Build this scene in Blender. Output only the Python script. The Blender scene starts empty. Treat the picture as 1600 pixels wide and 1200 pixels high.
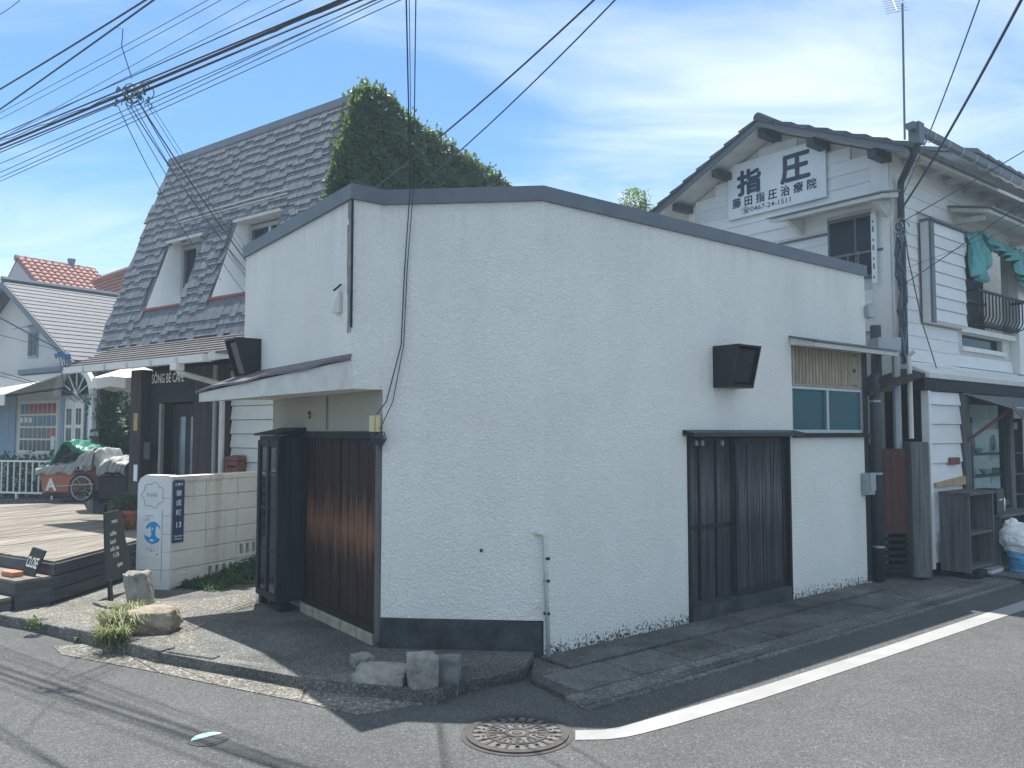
import bpy, bmesh, math, random
from mathutils import Vector, Matrix
random.seed(7)
R2D = math.radians
sc = bpy.context.scene

# ------------------------------------------------------------------ camera, sky, sun, exposure
FPX = 1270.0                       # focal length in photo pixels (1600 wide)
EYE = Vector((0, 0, 1.7))
PITCH = math.atan(75 / FPX)
cam_d = bpy.data.cameras.new('camera'); cam = bpy.data.objects.new('camera', cam_d)
sc.collection.objects.link(cam); sc.camera = cam
cam.location = EYE; cam.rotation_euler = (math.pi / 2 + PITCH, 0, 0)
cam_d.sensor_width = 36; cam_d.lens = 36 * FPX / 1600; cam_d.clip_start = .05; cam_d.clip_end = 2000

SUN_EL, SUN_AZ = R2D(69), R2D(-15)          # azimuth clockwise from +Y
world = bpy.data.worlds.new('World'); sc.world = world; world.use_nodes = True
wn, wl = world.node_tree.nodes, world.node_tree.links
wn.clear()
wo = wn.new('ShaderNodeOutputWorld'); bg = wn.new('ShaderNodeBackground'); bg.inputs[1].default_value = .15
sky = wn.new('ShaderNodeTexSky'); sky.sky_type = 'NISHITA'; sky.sun_disc = False
sky.sun_elevation = SUN_EL; sky.sun_rotation = SUN_AZ; sky.air_density = 1.0; sky.dust_density = .2; sky.ozone_density = 3.5
tc = wn.new('ShaderNodeTexCoord'); sx = wn.new('ShaderNodeSeparateXYZ'); wl.new(tc.outputs['Generated'], sx.inputs[0])
def wmath(op, a, b):
    n = wn.new('ShaderNodeMath'); n.operation = op
    for i, q in enumerate((a, b)):
        if isinstance(q, (int, float)): n.inputs[i].default_value = q
        else: wl.new(q, n.inputs[i])
    return n.outputs[0]
zz = wmath('ADD', wmath('MAXIMUM', sx.outputs[2], 0), .22)
cv = wn.new('ShaderNodeCombineXYZ'); wl.new(wmath('DIVIDE', sx.outputs[0], zz), cv.inputs[0]); wl.new(wmath('DIVIDE', sx.outputs[1], zz), cv.inputs[1])
mp = wn.new('ShaderNodeMapping'); mp.inputs['Rotation'].default_value = (0, 0, R2D(38)); mp.inputs['Scale'].default_value = (.55, 1.25, 1); mp.inputs['Location'].default_value = (7.7, 3.1, 0)
wl.new(cv.outputs[0], mp.inputs[0])
def wnoise(scale, detail, rough, dist):
    n = wn.new('ShaderNodeTexNoise'); n.inputs['Scale'].default_value = scale; n.inputs['Detail'].default_value = detail
    n.inputs['Roughness'].default_value = rough; n.inputs['Distortion'].default_value = dist; wl.new(mp.outputs[0], n.inputs['Vector']); return n.outputs[0]
c1 = wnoise(.9, 3, .5, .6); c2 = wnoise(2.6, 9, .6, .8)
cm = wmath('ADD', wmath('MULTIPLY', c1, .62), wmath('MULTIPLY', c2, .38))
cr = wn.new('ShaderNodeMapRange'); cr.interpolation_type = 'SMOOTHSTEP'; wl.new(cm, cr.inputs[0])
cr.inputs[1].default_value = .38; cr.inputs[2].default_value = .68; cr.inputs[3].default_value = .05; cr.inputs[4].default_value = .95
mx = wn.new('ShaderNodeMix'); mx.data_type = 'RGBA'
wl.new(cr.outputs[0], mx.inputs['Factor']); tint = wn.new('ShaderNodeMix'); tint.data_type = 'RGBA'; tint.blend_type = 'MULTIPLY'; tint.inputs['Factor'].default_value = 1
wl.new(sky.outputs[0], tint.inputs['A']); tint.inputs['B'].default_value = (.150, .218, .265, 1); wl.new(tint.outputs['Result'], mx.inputs['A']); mx.inputs['B'].default_value = (1.50, 1.67, 1.73, 1)
wl.new(mx.outputs['Result'], bg.inputs[0]); wl.new(bg.outputs[0], wo.inputs[0])

sun_d = bpy.data.lights.new('sun', 'SUN'); sun = bpy.data.objects.new('sun', sun_d); sc.collection.objects.link(sun)
sun_d.energy = 2.0; sun_d.angle = R2D(.55); sun_d.color = (1, .96, .90)
sdir = Vector((math.sin(SUN_AZ) * math.cos(SUN_EL), math.cos(SUN_AZ) * math.cos(SUN_EL), math.sin(SUN_EL)))
sun.rotation_euler = sdir.to_track_quat('Z', 'Y').to_euler(); sun.location = sdir * 40
vs = sc.view_settings; vs.view_transform = 'Standard'; vs.look = 'None'; vs.gamma = 1; vs.exposure = 2.27; vs.use_curve_mapping = False

# ------------------------------------------------------------------ measuring: the line of sight of a photo pixel met with a real plane
def ray(px, py):
    x = (px - 800) / FPX; u = (600 - py) / FPX
    return Vector((x, math.cos(PITCH) - u * math.sin(PITCH), math.sin(PITCH) + u * math.cos(PITCH)))
def on_z(px, py, z):
    d = ray(px, py); t = (z - EYE.z) / d.z
    return EYE + d * t
def at_y(px, py, y):
    d = ray(px, py); return EYE + d * (y / d.y)

class Frame:
    """vertical plane: origin (x, y), u along it, v out of it, z up"""
    def __init__(s, o, u, flip=1):
        s.o = Vector((o[0], o[1], 0)); s.u = Vector((u[0], u[1], 0)).normalized()
        v = Vector((s.u.y, -s.u.x, 0)) * flip
        s.v = v
    def p(s, u, v, z): return s.o + s.u * u + s.v * v + Vector((0, 0, z))
    def m(s, px, py, v=0):
        d = ray(px, py); o = s.o + s.v * v
        t = (o - EYE).dot(s.v) / d.dot(s.v); q = EYE + d * t
        return (q - s.o).dot(s.u), q.z

# ------------------------------------------------------------------ mesh building
col = sc.collection
def tag(o, label=None, cat=None, group=None, kind=None):
    if label: o['label'] = label
    if cat: o['category'] = cat
    if group: o['group'] = group
    if kind: o['kind'] = kind
    return o
def thing(name, loc, label, cat, group=None):
    o = bpy.data.objects.new(name, None); col.objects.link(o); o.location = loc; o.empty_display_size = .2
    return tag(o, label, cat, group)
def root_loc(o):
    while o.parent: o = o.parent
    return o.location.copy()

class MB:
    def __init__(s): s.v = []; s.f = []
    def poly(s, pts):
        n = len(s.v); s.v += [Vector(p) for p in pts]; s.f.append(list(range(n, n + len(pts)))); return s
    def hexa(s, b, t):                       # bottom ring, top ring (same count)
        n = len(s.v); k = len(b); s.v += [Vector(p) for p in b] + [Vector(p) for p in t]
        s.f.append([n + i for i in range(k)][::-1]); s.f.append([n + k + i for i in range(k)])
        for i in range(k):
            j = (i + 1) % k; s.f.append([n + i, n + j, n + k + j, n + k + i])
        return s
    def box(s, fr, u0, u1, v0, v1, z0, z1):
        q = [(u0, v0), (u1, v0), (u1, v1), (u0, v1)]
        return s.hexa([fr.p(a, b, z0) for a, b in q], [fr.p(a, b, z1) for a, b in q])
    def ext(s, pts, off):                    # polygon pushed along a vector
        off = Vector(off); return s.hexa([Vector(p) for p in pts], [Vector(p) + off for p in pts])
    def tube(s, pts, r, n=6, closed=False):
        pts = [Vector(p) for p in pts]; k = len(pts); base = len(s.v); up = Vector((0, 0, 1)); prev = None
        for i, p in enumerate(pts):
            a = pts[(i - 1) % k] if (i or closed) else p; b = pts[(i + 1) % k] if (i < k - 1 or closed) else p
            d = (b - a).normalized()
            if prev is None:
                x = d.cross(up)
                if x.length < .1: x = d.cross(Vector((1, 0, 0)))
            else: x = prev - d * prev.dot(d)
            x.normalize(); prev = x; y = d.cross(x); rr = r[i] if isinstance(r, (list, tuple)) else r
            for j in range(n):
                a_ = 2 * math.pi * j / n; s.v.append(p + (x * math.cos(a_) + y * math.sin(a_)) * rr)
        for i in range(k if closed else k - 1):
            for j in range(n):
                a0 = base + i * n; b0 = base + ((i + 1) % k) * n
                s.f.append([a0 + j, a0 + (j + 1) % n, b0 + (j + 1) % n, b0 + j])
        if not closed:
            s.f.append([base + j for j in range(n)][::-1]); s.f.append([base + (k - 1) * n + j for j in range(n)])
        return s
    def lathe(s, c, prof, n=16):             # prof: (radius, z) list
        c = Vector(c); base = len(s.v)
        for r, z in prof:
            for j in range(n):
                a = 2 * math.pi * j / n; s.v.append(c + Vector((math.cos(a) * r, math.sin(a) * r, z)))
        for i in range(len(prof) - 1):
            for j in range(n):
                a0 = base + i * n; s.f.append([a0 + j, a0 + (j + 1) % n, a0 + n + (j + 1) % n, a0 + n + j])
        s.f.append([base + j for j in range(n)][::-1]); s.f.append([base + (len(prof) - 1) * n + j for j in range(n)])
        return s
    def grid(s, rows):                       # rows of points
        n = len(s.v); m = len(rows[0])
        for r in rows: s.v += [Vector(p) for p in r]
        for i in range(len(rows) - 1):
            for j in range(m - 1):
                a = n + i * m + j; s.f.append([a, a + 1, a + m + 1, a + m])
        return s
    def mesh(s, name, off=Vector((0, 0, 0)), fix=True, smooth=False):
        me = bpy.data.meshes.new(name); me.from_pydata([tuple(p - off) for p in s.v], [], s.f)
        if fix:
            bm = bmesh.new(); bm.from_mesh(me); bmesh.ops.recalc_face_normals(bm, faces=bm.faces); bm.to_mesh(me); bm.free()
        if smooth: me.polygons.foreach_set('use_smooth', [True] * len(me.polygons))
        me.update(); return me
    def build(s, name, mat, parent=None, smooth=False, fix=True, bevel=0, label=None, cat=None, group=None, kind=None, solid=0, sub=0):
        if parent is None:
            xs = [p.x for p in s.v]; ys = [p.y for p in s.v]; zs = [p.z for p in s.v]
            off = Vector(((min(xs) + max(xs)) / 2, (min(ys) + max(ys)) / 2, min(zs)))
        else: off = root_loc(parent)
        me = s.mesh(name, off, fix, smooth); me.materials.append(mat)
        o = bpy.data.objects.new(name, me); col.objects.link(o)
        if parent is None: o.location = off
        else: o.parent = parent
        if solid: md = o.modifiers.new('solid', 'SOLIDIFY'); md.thickness = solid; md.offset = 0
        if bevel: md = o.modifiers.new('bevel', 'BEVEL'); md.width = bevel; md.segments = 2; md.limit_method = 'ANGLE'; md.angle_limit = R2D(40)
        if sub: md = o.modifiers.new('sub', 'SUBSURF'); md.levels = sub; md.render_levels = sub
        return tag(o, label, cat, group, kind)
def piece(name, me, parent, M4):             # one piece that shares mesh data; M4 is its world matrix
    o = bpy.data.objects.new(name, me); col.objects.link(o); o.parent = parent
    o.matrix_local = Matrix.Translation(-root_loc(parent)) @ M4; return o
def wallgrid(mb, fr, u0, u1, z0, z1, holes=(), depth=.12, v=0):
    us = sorted({u0, u1, *[min(max(h[i], u0), u1) for h in holes for i in (0, 1)]}); zs = sorted({z0, z1, *[min(max(h[i], z0), z1) for h in holes for i in (2, 3)]})
    for a, b in zip(us, us[1:]):
        for c, d in zip(zs, zs[1:]):
            mu, mz = (a + b) / 2, (c + d) / 2
            if any(h[0] < mu < h[1] and h[2] < mz < h[3] for h in holes): continue
            mb.poly([fr.p(a, v, c), fr.p(b, v, c), fr.p(b, v, d), fr.p(a, v, d)])
    for a, b, c, d in holes:
        for (p, q) in (((a, c), (b, c)), ((b, c), (b, d)), ((b, d), (a, d)), ((a, d), (a, c))):
            mb.poly([fr.p(p[0], v, p[1]), fr.p(q[0], v, q[1]), fr.p(q[0], v - depth, q[1]), fr.p(p[0], v - depth, p[1])])
    return mb
def text_into(mb, s, size, mapf, bold=0.0, depth=.004, align='LEFT', shear=0, spacing=1.0):
    cu = bpy.data.curves.new('lettering', 'FONT'); cu.body = s; cu.size = size; cu.offset = bold; cu.resolution_u = 3; cu.align_x = align; cu.shear = shear; cu.space_character = spacing
    ob = bpy.data.objects.new('lettering', cu); col.objects.link(ob); bpy.context.view_layer.update()
    dg = bpy.context.evaluated_depsgraph_get(); me = bpy.data.meshes.new_from_object(ob.evaluated_get(dg))
    n = len(mb.v); mb.v += [mapf(p.co.x, p.co.y) for p in me.vertices]; mb.f += [[n + i for i in q.vertices] for q in me.polygons]
    bpy.data.objects.remove(ob); bpy.data.curves.remove(cu); bpy.data.meshes.remove(me)
    return mb
def curve_pts(a, b, sag, n=14):
    a, b = Vector(a), Vector(b); return [a.lerp(b, i / n) - Vector((0, 0, sag * 4 * (i / n) * (1 - i / n))) for i in range(n + 1)]

# ------------------------------------------------------------------ materials
def nodes(name):
    m = bpy.data.materials.new(name); m.use_nodes = True; nt = m.node_tree
    return m, nt.nodes, nt.links, nt.nodes['Principled BSDF']
def rgb(c): return (c[0], c[1], c[2], 1)
def noise_node(N, L, scale, detail=4, rough=.55, stretch=(1, 1, 1), dist=0):
    g = N.new('ShaderNodeNewGeometry'); mpn = N.new('ShaderNodeMapping'); mpn.inputs['Scale'].default_value = stretch
    L.new(g.outputs['Position'], mpn.inputs[0]); n = N.new('ShaderNodeTexNoise'); n.inputs['Scale'].default_value = scale
    n.inputs['Detail'].default_value = detail; n.inputs['Roughness'].default_value = rough; n.inputs['Distortion'].default_value = dist
    L.new(mpn.outputs[0], n.inputs['Vector']); return n.outputs[0]
def ramp(N, L, fac, stops):
    r = N.new('ShaderNodeValToRGB'); L.new(fac, r.inputs[0]); e = r.color_ramp.elements
    while len(e) < len(stops): e.new(.5)
    for el, (p, c) in zip(e, stops): el.position = p; el.color = rgb(c)
    return r.outputs[0]
def mathn(N, L, op, a, b=None, clamp=False):
    n = N.new('ShaderNodeMath'); n.operation = op; n.use_clamp = clamp
    for i, q in enumerate((a, b)):
        if q is None: continue
        if isinstance(q, (int, float)): n.inputs[i].default_value = q
        else: L.new(q, n.inputs[i])
    return n.outputs[0]
def mixc(N, L, f, a, b, mode='MIX'):
    n = N.new('ShaderNodeMix'); n.data_type = 'RGBA'; n.blend_type = mode
    for k, q in (('Factor', f), ('A', a), ('B', b)):
        if isinstance(q, (int, float)): n.inputs[k].default_value = q
        elif isinstance(q, (tuple, list)): n.inputs[k].default_value = rgb(q)
        else: L.new(q, n.inputs[k])
    return n.outputs['Result']
def bump(N, L, B, h, strength, dist=.02):
    b = N.new('ShaderNodeBump'); b.inputs['Strength'].default_value = strength; b.inputs['Distance'].default_value = dist
    L.new(h, b.inputs['Height']); L.new(b.outputs[0], B.inputs['Normal'])
def sc3(c, k): return tuple(min(1, x * k) for x in c)
def pmat(name, c, var=.25, scale=3, rough=.8, bmp=.15, bscale=60, stretch=(1, 1, 1), rnd=0, metal=0, spec=.3, c2=None, detail=5, bdist=.01):
    """colour c drifting by var, fine grain relief, per-piece value drift rnd"""
    m, N, L, B = nodes(name)
    n = noise_node(N, L, scale, detail, .6, stretch)
    out = ramp(N, L, n, [(.28, sc3(c, 1 - var)), (.5, c), (.72, c2 or sc3(c, 1 + var))])
    fine = noise_node(N, L, bscale, 3, .6, stretch)
    out = mixc(N, L, var * .6, out, ramp(N, L, fine, [(.3, (.35, .35, .35)), (.7, (1, 1, 1))]), 'MULTIPLY')
    if rnd:
        oi = N.new('ShaderNodeObjectInfo'); v = mathn(N, L, 'ADD', mathn(N, L, 'MULTIPLY', oi.outputs['Random'], 2 * rnd), 1 - rnd)
        hs = N.new('ShaderNodeHueSaturation'); L.new(v, hs.inputs['Value']); L.new(out, hs.inputs['Color']); out = hs.outputs[0]
    L.new(out, B.inputs['Base Color']); B.inputs['Roughness'].default_value = rough; B.inputs['Metallic'].default_value = metal
    B.inputs['Specular IOR Level'].default_value = spec
    if bmp: bump(N, L, B, fine, bmp, bdist)
    return m

def stucco_mat(name, c, mould=True, rusty=0):
    m, N, L, B = nodes(name)
    big = noise_node(N, L, .9, 5, .6); run = noise_node(N, L, 2.2, 5, .6, (1, 1, .18))
    base = ramp(N, L, big, [(.3, sc3(c, .93)), (.7, sc3(c, 1.03))])
    base = mixc(N, L, .22, base, ramp(N, L, run, [(.36, (.80, .80, .78)), (.6, (1, 1, 1))]), 'MULTIPLY')
    g = N.new('ShaderNodeNewGeometry'); s = N.new('ShaderNodeSeparateXYZ'); L.new(g.outputs['Position'], s.inputs[0])
    if rusty: base = mixc(N, L, mathn(N, L, 'MULTIPLY', mathn(N, L, 'MULTIPLY', mathn(N, L, 'SUBTRACT', noise_node(N, L, 4.5, 5, .65, (1, 1, .07)), .50), 5, True), rusty), base, (.26, .20, .14))
    if mould:                                # splash speckle growing on the lowest hand's breadth of the render
        sp = noise_node(N, L, 38, 5, .7); lowf = N.new('ShaderNodeMapRange'); L.new(s.outputs[2], lowf.inputs[0])
        lowf.inputs[1].default_value = .0; lowf.inputs[2].default_value = .20; lowf.inputs[3].default_value = .15; lowf.inputs[4].default_value = -.16
        k = mathn(N, L, 'MULTIPLY', mathn(N, L, 'SUBTRACT', mathn(N, L, 'ADD', sp, lowf.outputs[0]), .60), 9, True)
        base = mixc(N, L, k, base, (.06, .06, .055))
    if mould:                                # hairline cracks here and there, rain streaks
        ve = N.new('ShaderNodeTexVoronoi'); ve.feature = 'DISTANCE_TO_EDGE'; ve.inputs['Scale'].default_value = .8
        wv = N.new('ShaderNodeTexNoise'); wv.inputs['Scale'].default_value = 3; wv.inputs['Detail'].default_value = 6; L.new(g.outputs['Position'], wv.inputs['Vector'])
        ad = N.new('ShaderNodeMix'); ad.data_type = 'VECTOR'; ad.inputs['Factor'].default_value = .35; L.new(g.outputs['Position'], ad.inputs['A']); L.new(wv.outputs['Color'], ad.inputs['B']); L.new(ad.outputs['Result'], ve.inputs['Vector'])
        ck = mathn(N, L, 'MULTIPLY', mathn(N, L, 'LESS_THAN', ve.outputs[0], .0022), mathn(N, L, 'MULTIPLY', mathn(N, L, 'SUBTRACT', noise_node(N, L, 1.1, 2), .52), 6, True))
        base = mixc(N, L, mathn(N, L, 'MULTIPLY', ck, .22), base, (.3, .3, .29))
        tp = N.new('ShaderNodeMapRange'); L.new(s.outputs[2], tp.inputs[0]); tp.inputs[1].default_value = 2.9; tp.inputs[2].default_value = 3.57; tp.inputs[3].default_value = 0; tp.inputs[4].default_value = 1
        rk = mathn(N, L, 'MULTIPLY', mathn(N, L, 'MULTIPLY', mathn(N, L, 'SUBTRACT', noise_node(N, L, 7, 5, .7, (1, 1, .06)), .5), 5, True), tp.outputs[0])
        base = mixc(N, L, mathn(N, L, 'MULTIPLY', rk, .22), base, (.40, .41, .40))
    L.new(base, B.inputs['Base Color']); B.inputs['Roughness'].default_value = .85; B.inputs['Specular IOR Level'].default_value = .25
    v = N.new('ShaderNodeTexVoronoi'); v.feature = 'SMOOTH_F1'; v.inputs['Scale'].default_value = 55; v.inputs['Smoothness'].default_value = .6
    wob = N.new('ShaderNodeMapping'); L.new(g.outputs['Position'], wob.inputs[0]); L.new(wob.outputs[0], v.inputs['Vector'])
    h = mathn(N, L, 'ADD', noise_node(N, L, 38, 4, .6, (1, 1, 1.25), 1.8), mathn(N, L, 'MULTIPLY', v.outputs[0], .55))
    h = mathn(N, L, 'ADD', h, mathn(N, L, 'MULTIPLY', noise_node(N, L, 2.5, 2), .8))
    bump(N, L, B, h, .8, .022)
    return m
def wood_mat(name, dark, light, rough=.75, axis='z', scale=1, bare=None, rnd=.1, band=None):
    """boards with grain along one axis; bare = colour where the stain has worn off, band = (z low, z high) of that wear"""
    m, N, L, B = nodes(name)
    st = {'z': (26, 26, 1.1), 'x': (1.1, 26, 26), 'y': (26, 1.1, 26), 'xy': (2.5, 2.5, 40)}[axis]
    g = noise_node(N, L, scale, 6, .65, st, .6); big = noise_node(N, L, 2.0 * scale, 4, .6)
    out = ramp(N, L, g, [(.30, dark), (.7, light)])
    out = mixc(N, L, .5, out, ramp(N, L, big, [(.3, (.6, .6, .6)), (.7, (1.0, 1.0, 1.0))]), 'MULTIPLY')
    if bare:
        gm = N.new('ShaderNodeNewGeometry'); s = N.new('ShaderNodeSeparateXYZ'); L.new(gm.outputs['Position'], s.inputs[0])
        mid = (band[0] + band[1]) / 2; half = (band[1] - band[0]) / 2
        d = mathn(N, L, 'SUBTRACT', 1.0, mathn(N, L, 'DIVIDE', mathn(N, L, 'ABSOLUTE', mathn(N, L, 'SUBTRACT', s.outputs[2], mid)), half))
        streak = noise_node(N, L, 1, 5, .7, (16, 16, 1.3), .4)
        k = mathn(N, L, 'MULTIPLY', mathn(N, L, 'ADD', mathn(N, L, 'MULTIPLY', d, .42), mathn(N, L, 'SUBTRACT', streak, .68)), 4.0, True)
        out = mixc(N, L, k, out, ramp(N, L, g, [(.3, sc3(bare, .45)), (.7, bare)]))
    if rnd:
        oi = N.new('ShaderNodeObjectInfo'); v = mathn(N, L, 'ADD', mathn(N, L, 'MULTIPLY', oi.outputs['Random'], 2 * rnd), 1 - rnd)
        hs = N.new('ShaderNodeHueSaturation'); L.new(v, hs.inputs['Value']); L.new(out, hs.inputs['Color']); out = hs.outputs[0]
    L.new(out, B.inputs['Base Color']); B.inputs['Roughness'].default_value = rough; B.inputs['Specular IOR Level'].default_value = .25
    bump(N, L, B, g, .3, .006); return m
def ground_mat(name, c, spot=.5, scale=1.0, agg=150, patch=.16, cracks=False):
    """stone-chip surface: pale and dark chips, wide patches, oil spots"""
    m, N, L, B = nodes(name)
    big = noise_node(N, L, .7 * scale, 6, .62); mid = noise_node(N, L, 5 * scale, 5, .65)
    out = ramp(N, L, big, [(.3, sc3(c, 1 - patch)), (.7, sc3(c, 1 + patch))])
    out = mixc(N, L, .35, out, ramp(N, L, mid, [(.3, (.62, .62, .62)), (.65, (1, 1, 1))]), 'MULTIPLY')
    g = N.new('ShaderNodeNewGeometry'); v = N.new('ShaderNodeTexVoronoi'); v.inputs['Scale'].default_value = agg; L.new(g.outputs['Position'], v.inputs['Vector'])
    sv = N.new('ShaderNodeSeparateColor'); L.new(v.outputs['Color'], sv.inputs[0])
    chips = ramp(N, L, sv.outputs[0], [(.0, (.30, .30, .31)), (.5, (.9, .9, .9)), (.88, (1.25, 1.25, 1.22)), (1, (2.6, 2.6, 2.5))])
    out = mixc(N, L, spot, out, chips, 'MULTIPLY')
    st = noise_node(N, L, 2.3, 3, .5); k = mathn(N, L, 'MULTIPLY', mathn(N, L, 'SUBTRACT', st, .66), 5, True)
    out = mixc(N, L, mathn(N, L, 'MULTIPLY', k, .45), out, sc3(c, .45))
    if cracks:
        ve = N.new('ShaderNodeTexVoronoi'); ve.feature = 'DISTANCE_TO_EDGE'; ve.inputs['Scale'].default_value = .33
        w = N.new('ShaderNodeTexNoise'); w.inputs['Scale'].default_value = 1.4; L.new(g.outputs['Position'], w.inputs['Vector'])
        ad = N.new('ShaderNodeMix'); ad.data_type = 'VECTOR'; ad.inputs['Factor'].default_value = .3; L.new(g.outputs['Position'], ad.inputs['A']); L.new(w.outputs['Color'], ad.inputs['B'])
        L.new(ad.outputs['Result'], ve.inputs['Vector'])
        ck = mathn(N, L, 'LESS_THAN', ve.outputs[0], .0011)
        out = mixc(N, L, mathn(N, L, 'MULTIPLY', ck, .28), out, sc3(c, .3))
    L.new(out, B.inputs['Base Color']); B.inputs['Roughness'].default_value = .88; B.inputs['Specular IOR Level'].default_value = .25
    bump(N, L, B, mathn(N, L, 'ADD', v.outputs[0], mid), .5, .006); return m
def leaf_mat(name, c, c2):
    m, N, L, B = nodes(name)
    n = noise_node(N, L, 5, 4, .6); f = noise_node(N, L, 45, 1)
    out = ramp(N, L, mathn(N, L, 'ADD', mathn(N, L, 'MULTIPLY', n, .5), mathn(N, L, 'MULTIPLY', f, .5)), [(.36, c), (.64, c2)])
    L.new(out, B.inputs['Base Color']); B.inputs['Roughness'].default_value = .5; B.inputs['Specular IOR Level'].default_value = .4
    t = N.new('ShaderNodeBsdfTranslucent'); L.new(mixc(N, L, .5, out, (.30, .42, .06)), t.inputs[0]); ms = N.new('ShaderNodeMixShader'); ms.inputs[0].default_value = .3
    L.new(B.outputs[0], ms.inputs[1]); L.new(t.outputs[0], ms.inputs[2]); L.new(ms.outputs[0], N['Material Output'].inputs[0]); return m
def glass_mat(name, tint=(.8, .9, .92), mixk=.12, rough=.02):
    m, N, L, B = nodes(name); N.remove(B)
    t = N.new('ShaderNodeBsdfTransparent'); t.inputs[0].default_value = rgb(tint); g = N.new('ShaderNodeBsdfGlossy'); g.inputs['Roughness'].default_value = rough
    k = N.new('ShaderNodeValue').outputs[0]; k.default_value = .03 + mixk
    ms = N.new('ShaderNodeMixShader'); L.new(k, ms.inputs[0]); L.new(t.outputs[0], ms.inputs[1]); L.new(g.outputs[0], ms.inputs[2]); L.new(ms.outputs[0], N['Material Output'].inputs[0]); return m

MT = {}
MT['stucco'] = stucco_mat('white stucco', (.87, .865, .82))
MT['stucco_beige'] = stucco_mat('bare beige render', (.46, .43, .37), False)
MT['cap'] = pmat('grey painted sheet metal', (.13, .15, .175), .12, 4, .5, .03, 20)
MT['plinth'] = pmat('dark damp concrete', (.055, .062, .066), .55, 5, .8, .3, 40)
MT['black'] = pmat('black painted metal', (.018, .020, .024), .2, 6, .42, .03, 30)
MT['black_matte'] = pmat('black weathered timber paint', (.016, .018, .021), .35, 5, .7, .2, 60)
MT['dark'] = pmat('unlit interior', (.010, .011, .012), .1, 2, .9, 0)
MT['white'] = pmat('white gloss paint', (.70, .70, .68), .06, 5, .55, .04, 40)
MT['white_old'] = pmat('old white paint', (.56, .56, .53), .14, 6, .65, .1, 40)
MT['siding'] = pmat('white painted siding board', (.70, .71, .71), .06, 3, .6, .06, 50, (1, 1, 3), rnd=.04)
MT['siding_cream'] = pmat('cream painted siding board', (.56, .57, .53), .08, 3, .6, .06, 50, rnd=.05)
MT['door_red'] = wood_mat('red brown stained boards', (.016, .009, .009), (.05, .024, .020), bare=(.24, .11, .058), band=(.38, 1.35), rnd=.18)
MT['door_black'] = wood_mat('blackened boards', (.014, .016, .018), (.045, .048, .052), rnd=.12)
MT['door_grey'] = wood_mat('grey weathered black boards', (.022, .026, .030), (.075, .082, .09), bare=(.13, .13, .135), band=(.5, 1.7), rnd=.1)
MT['cafe_wood'] = wood_mat('dark brown old timber', (.025, .022, .022), (.075, .062, .058), rnd=.2)
MT['grey_wood'] = wood_mat('grey weathered timber', (.06, .065, .07), (.17, .172, .172), rnd=.2)
MT['deck'] = wood_mat('silvered deck plank', (.135, .118, .098), (.29, .262, .22), axis='y', scale=.7, rnd=.2)
MT['deck_side'] = wood_mat('grey stained deck skirt', (.05, .055, .062), (.12, .125, .135), axis='xy', rnd=.12)
MT['shingle'] = pmat('grey slate shingle', (.128, .145, .170), .26, 14, .75, .25, 70, (2, 2, .5), rnd=.15)
MT['slate'] = pmat('pale weathered slate', (.075, .082, .092), .22, 8, .65, .15, 60, rnd=.1)
MT['ribroof'] = pmat('brown grey batten roofing', (.12, .11, .108), .3, 10, .8, .2, 60, rnd=.2)
MT['rooftile'] = pmat('grey smoked roof tile', (.075, .083, .092), .2, 8, .5, .1, 50, rnd=.15)
MT['redtile'] = pmat('terracotta roof tile', (.28, .115, .085), .2, 9, .7, .15, 60, rnd=.16)
MT['redflash'] = pmat('rust red flashing', (.26, .10, .075), .25, 8, .6, .1, 50)
MT['asphalt'] = ground_mat('worn grey asphalt', (.090, .0935, .093), .60, 1, 140, .14, True)
MT['concrete'] = ground_mat('exposed aggregate concrete', (.165, .158, .14), .85, 1, 70, .25)
MT['conc_dark'] = ground_mat('dark stained concrete', (.112, .113, .107), .7, 1.4, 95, .55)
MT['kerb'] = ground_mat('old kerb concrete', (.145, .145, .135), .7, 2, 95, .4)
MT['slab'] = ground_mat('damp pavement slab', (.115, .118, .114), .6, 2, 120, .6)
MT['block'] = stucco_mat('whitewashed concrete block', (.68, .68, .64), False, .5)
MT['stone'] = pmat('rough grey stone', (.27, .265, .24), .45, 6, .9, .7, 24, c2=(.36, .34, .30), bdist=.03)
MT['boulder'] = pmat('tan boulder', (.33, .28, .21), .5, 3.5, .9, .7, 16, c2=(.42, .37, .28), bdist=.03)
MT['paint_line'] = pmat('white road paint', (.50, .50, .49), .16, 14, .7, .2, 120)
def worn_paint():
    m, N, L, B = nodes('worn white road paint'); w = noise_node(N, L, 26, 8, .75); k = mathn(N, L, 'MULTIPLY', mathn(N, L, 'SUBTRACT', w, .60), 9, True)
    base = ramp(N, L, noise_node(N, L, 3, 5, .6), [(.3, (.23, .23, .226)), (.7, (.30, .30, .296))])
    L.new(mixc(N, L, mathn(N, L, 'MULTIPLY', k, .75), base, (.15, .15, .15)), B.inputs['Base Color']); B.inputs['Roughness'].default_value = .8; bump(N, L, B, w, .3, .004); return m
MT['paint_line'] = worn_paint()
MT['cheek'] = pmat('clean white dormer paint', (.80, .82, .82), .05, 3, .7, .05, 40)
MT['iron'] = pmat('worn cast iron', (.062, .057, .055), .3, 10, .6, .15, 90, metal=.2)
MT['iron_light'] = pmat('gritty cover recess', (.125, .122, .118), .2, 10, .8, .15, 90)
MT['alu'] = pmat('dull aluminium', (.42, .44, .46), .08, 6, .4, .03, 30, metal=.6)
MT['galv'] = pmat('galvanised pipe', (.34, .37, .40), .1, 6, .45, .04, 30, metal=.3)
MT['pipe_dark'] = pmat('dark grey plastic pipe', (.045, .052, .06), .12, 6, .5, .03, 30)
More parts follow.
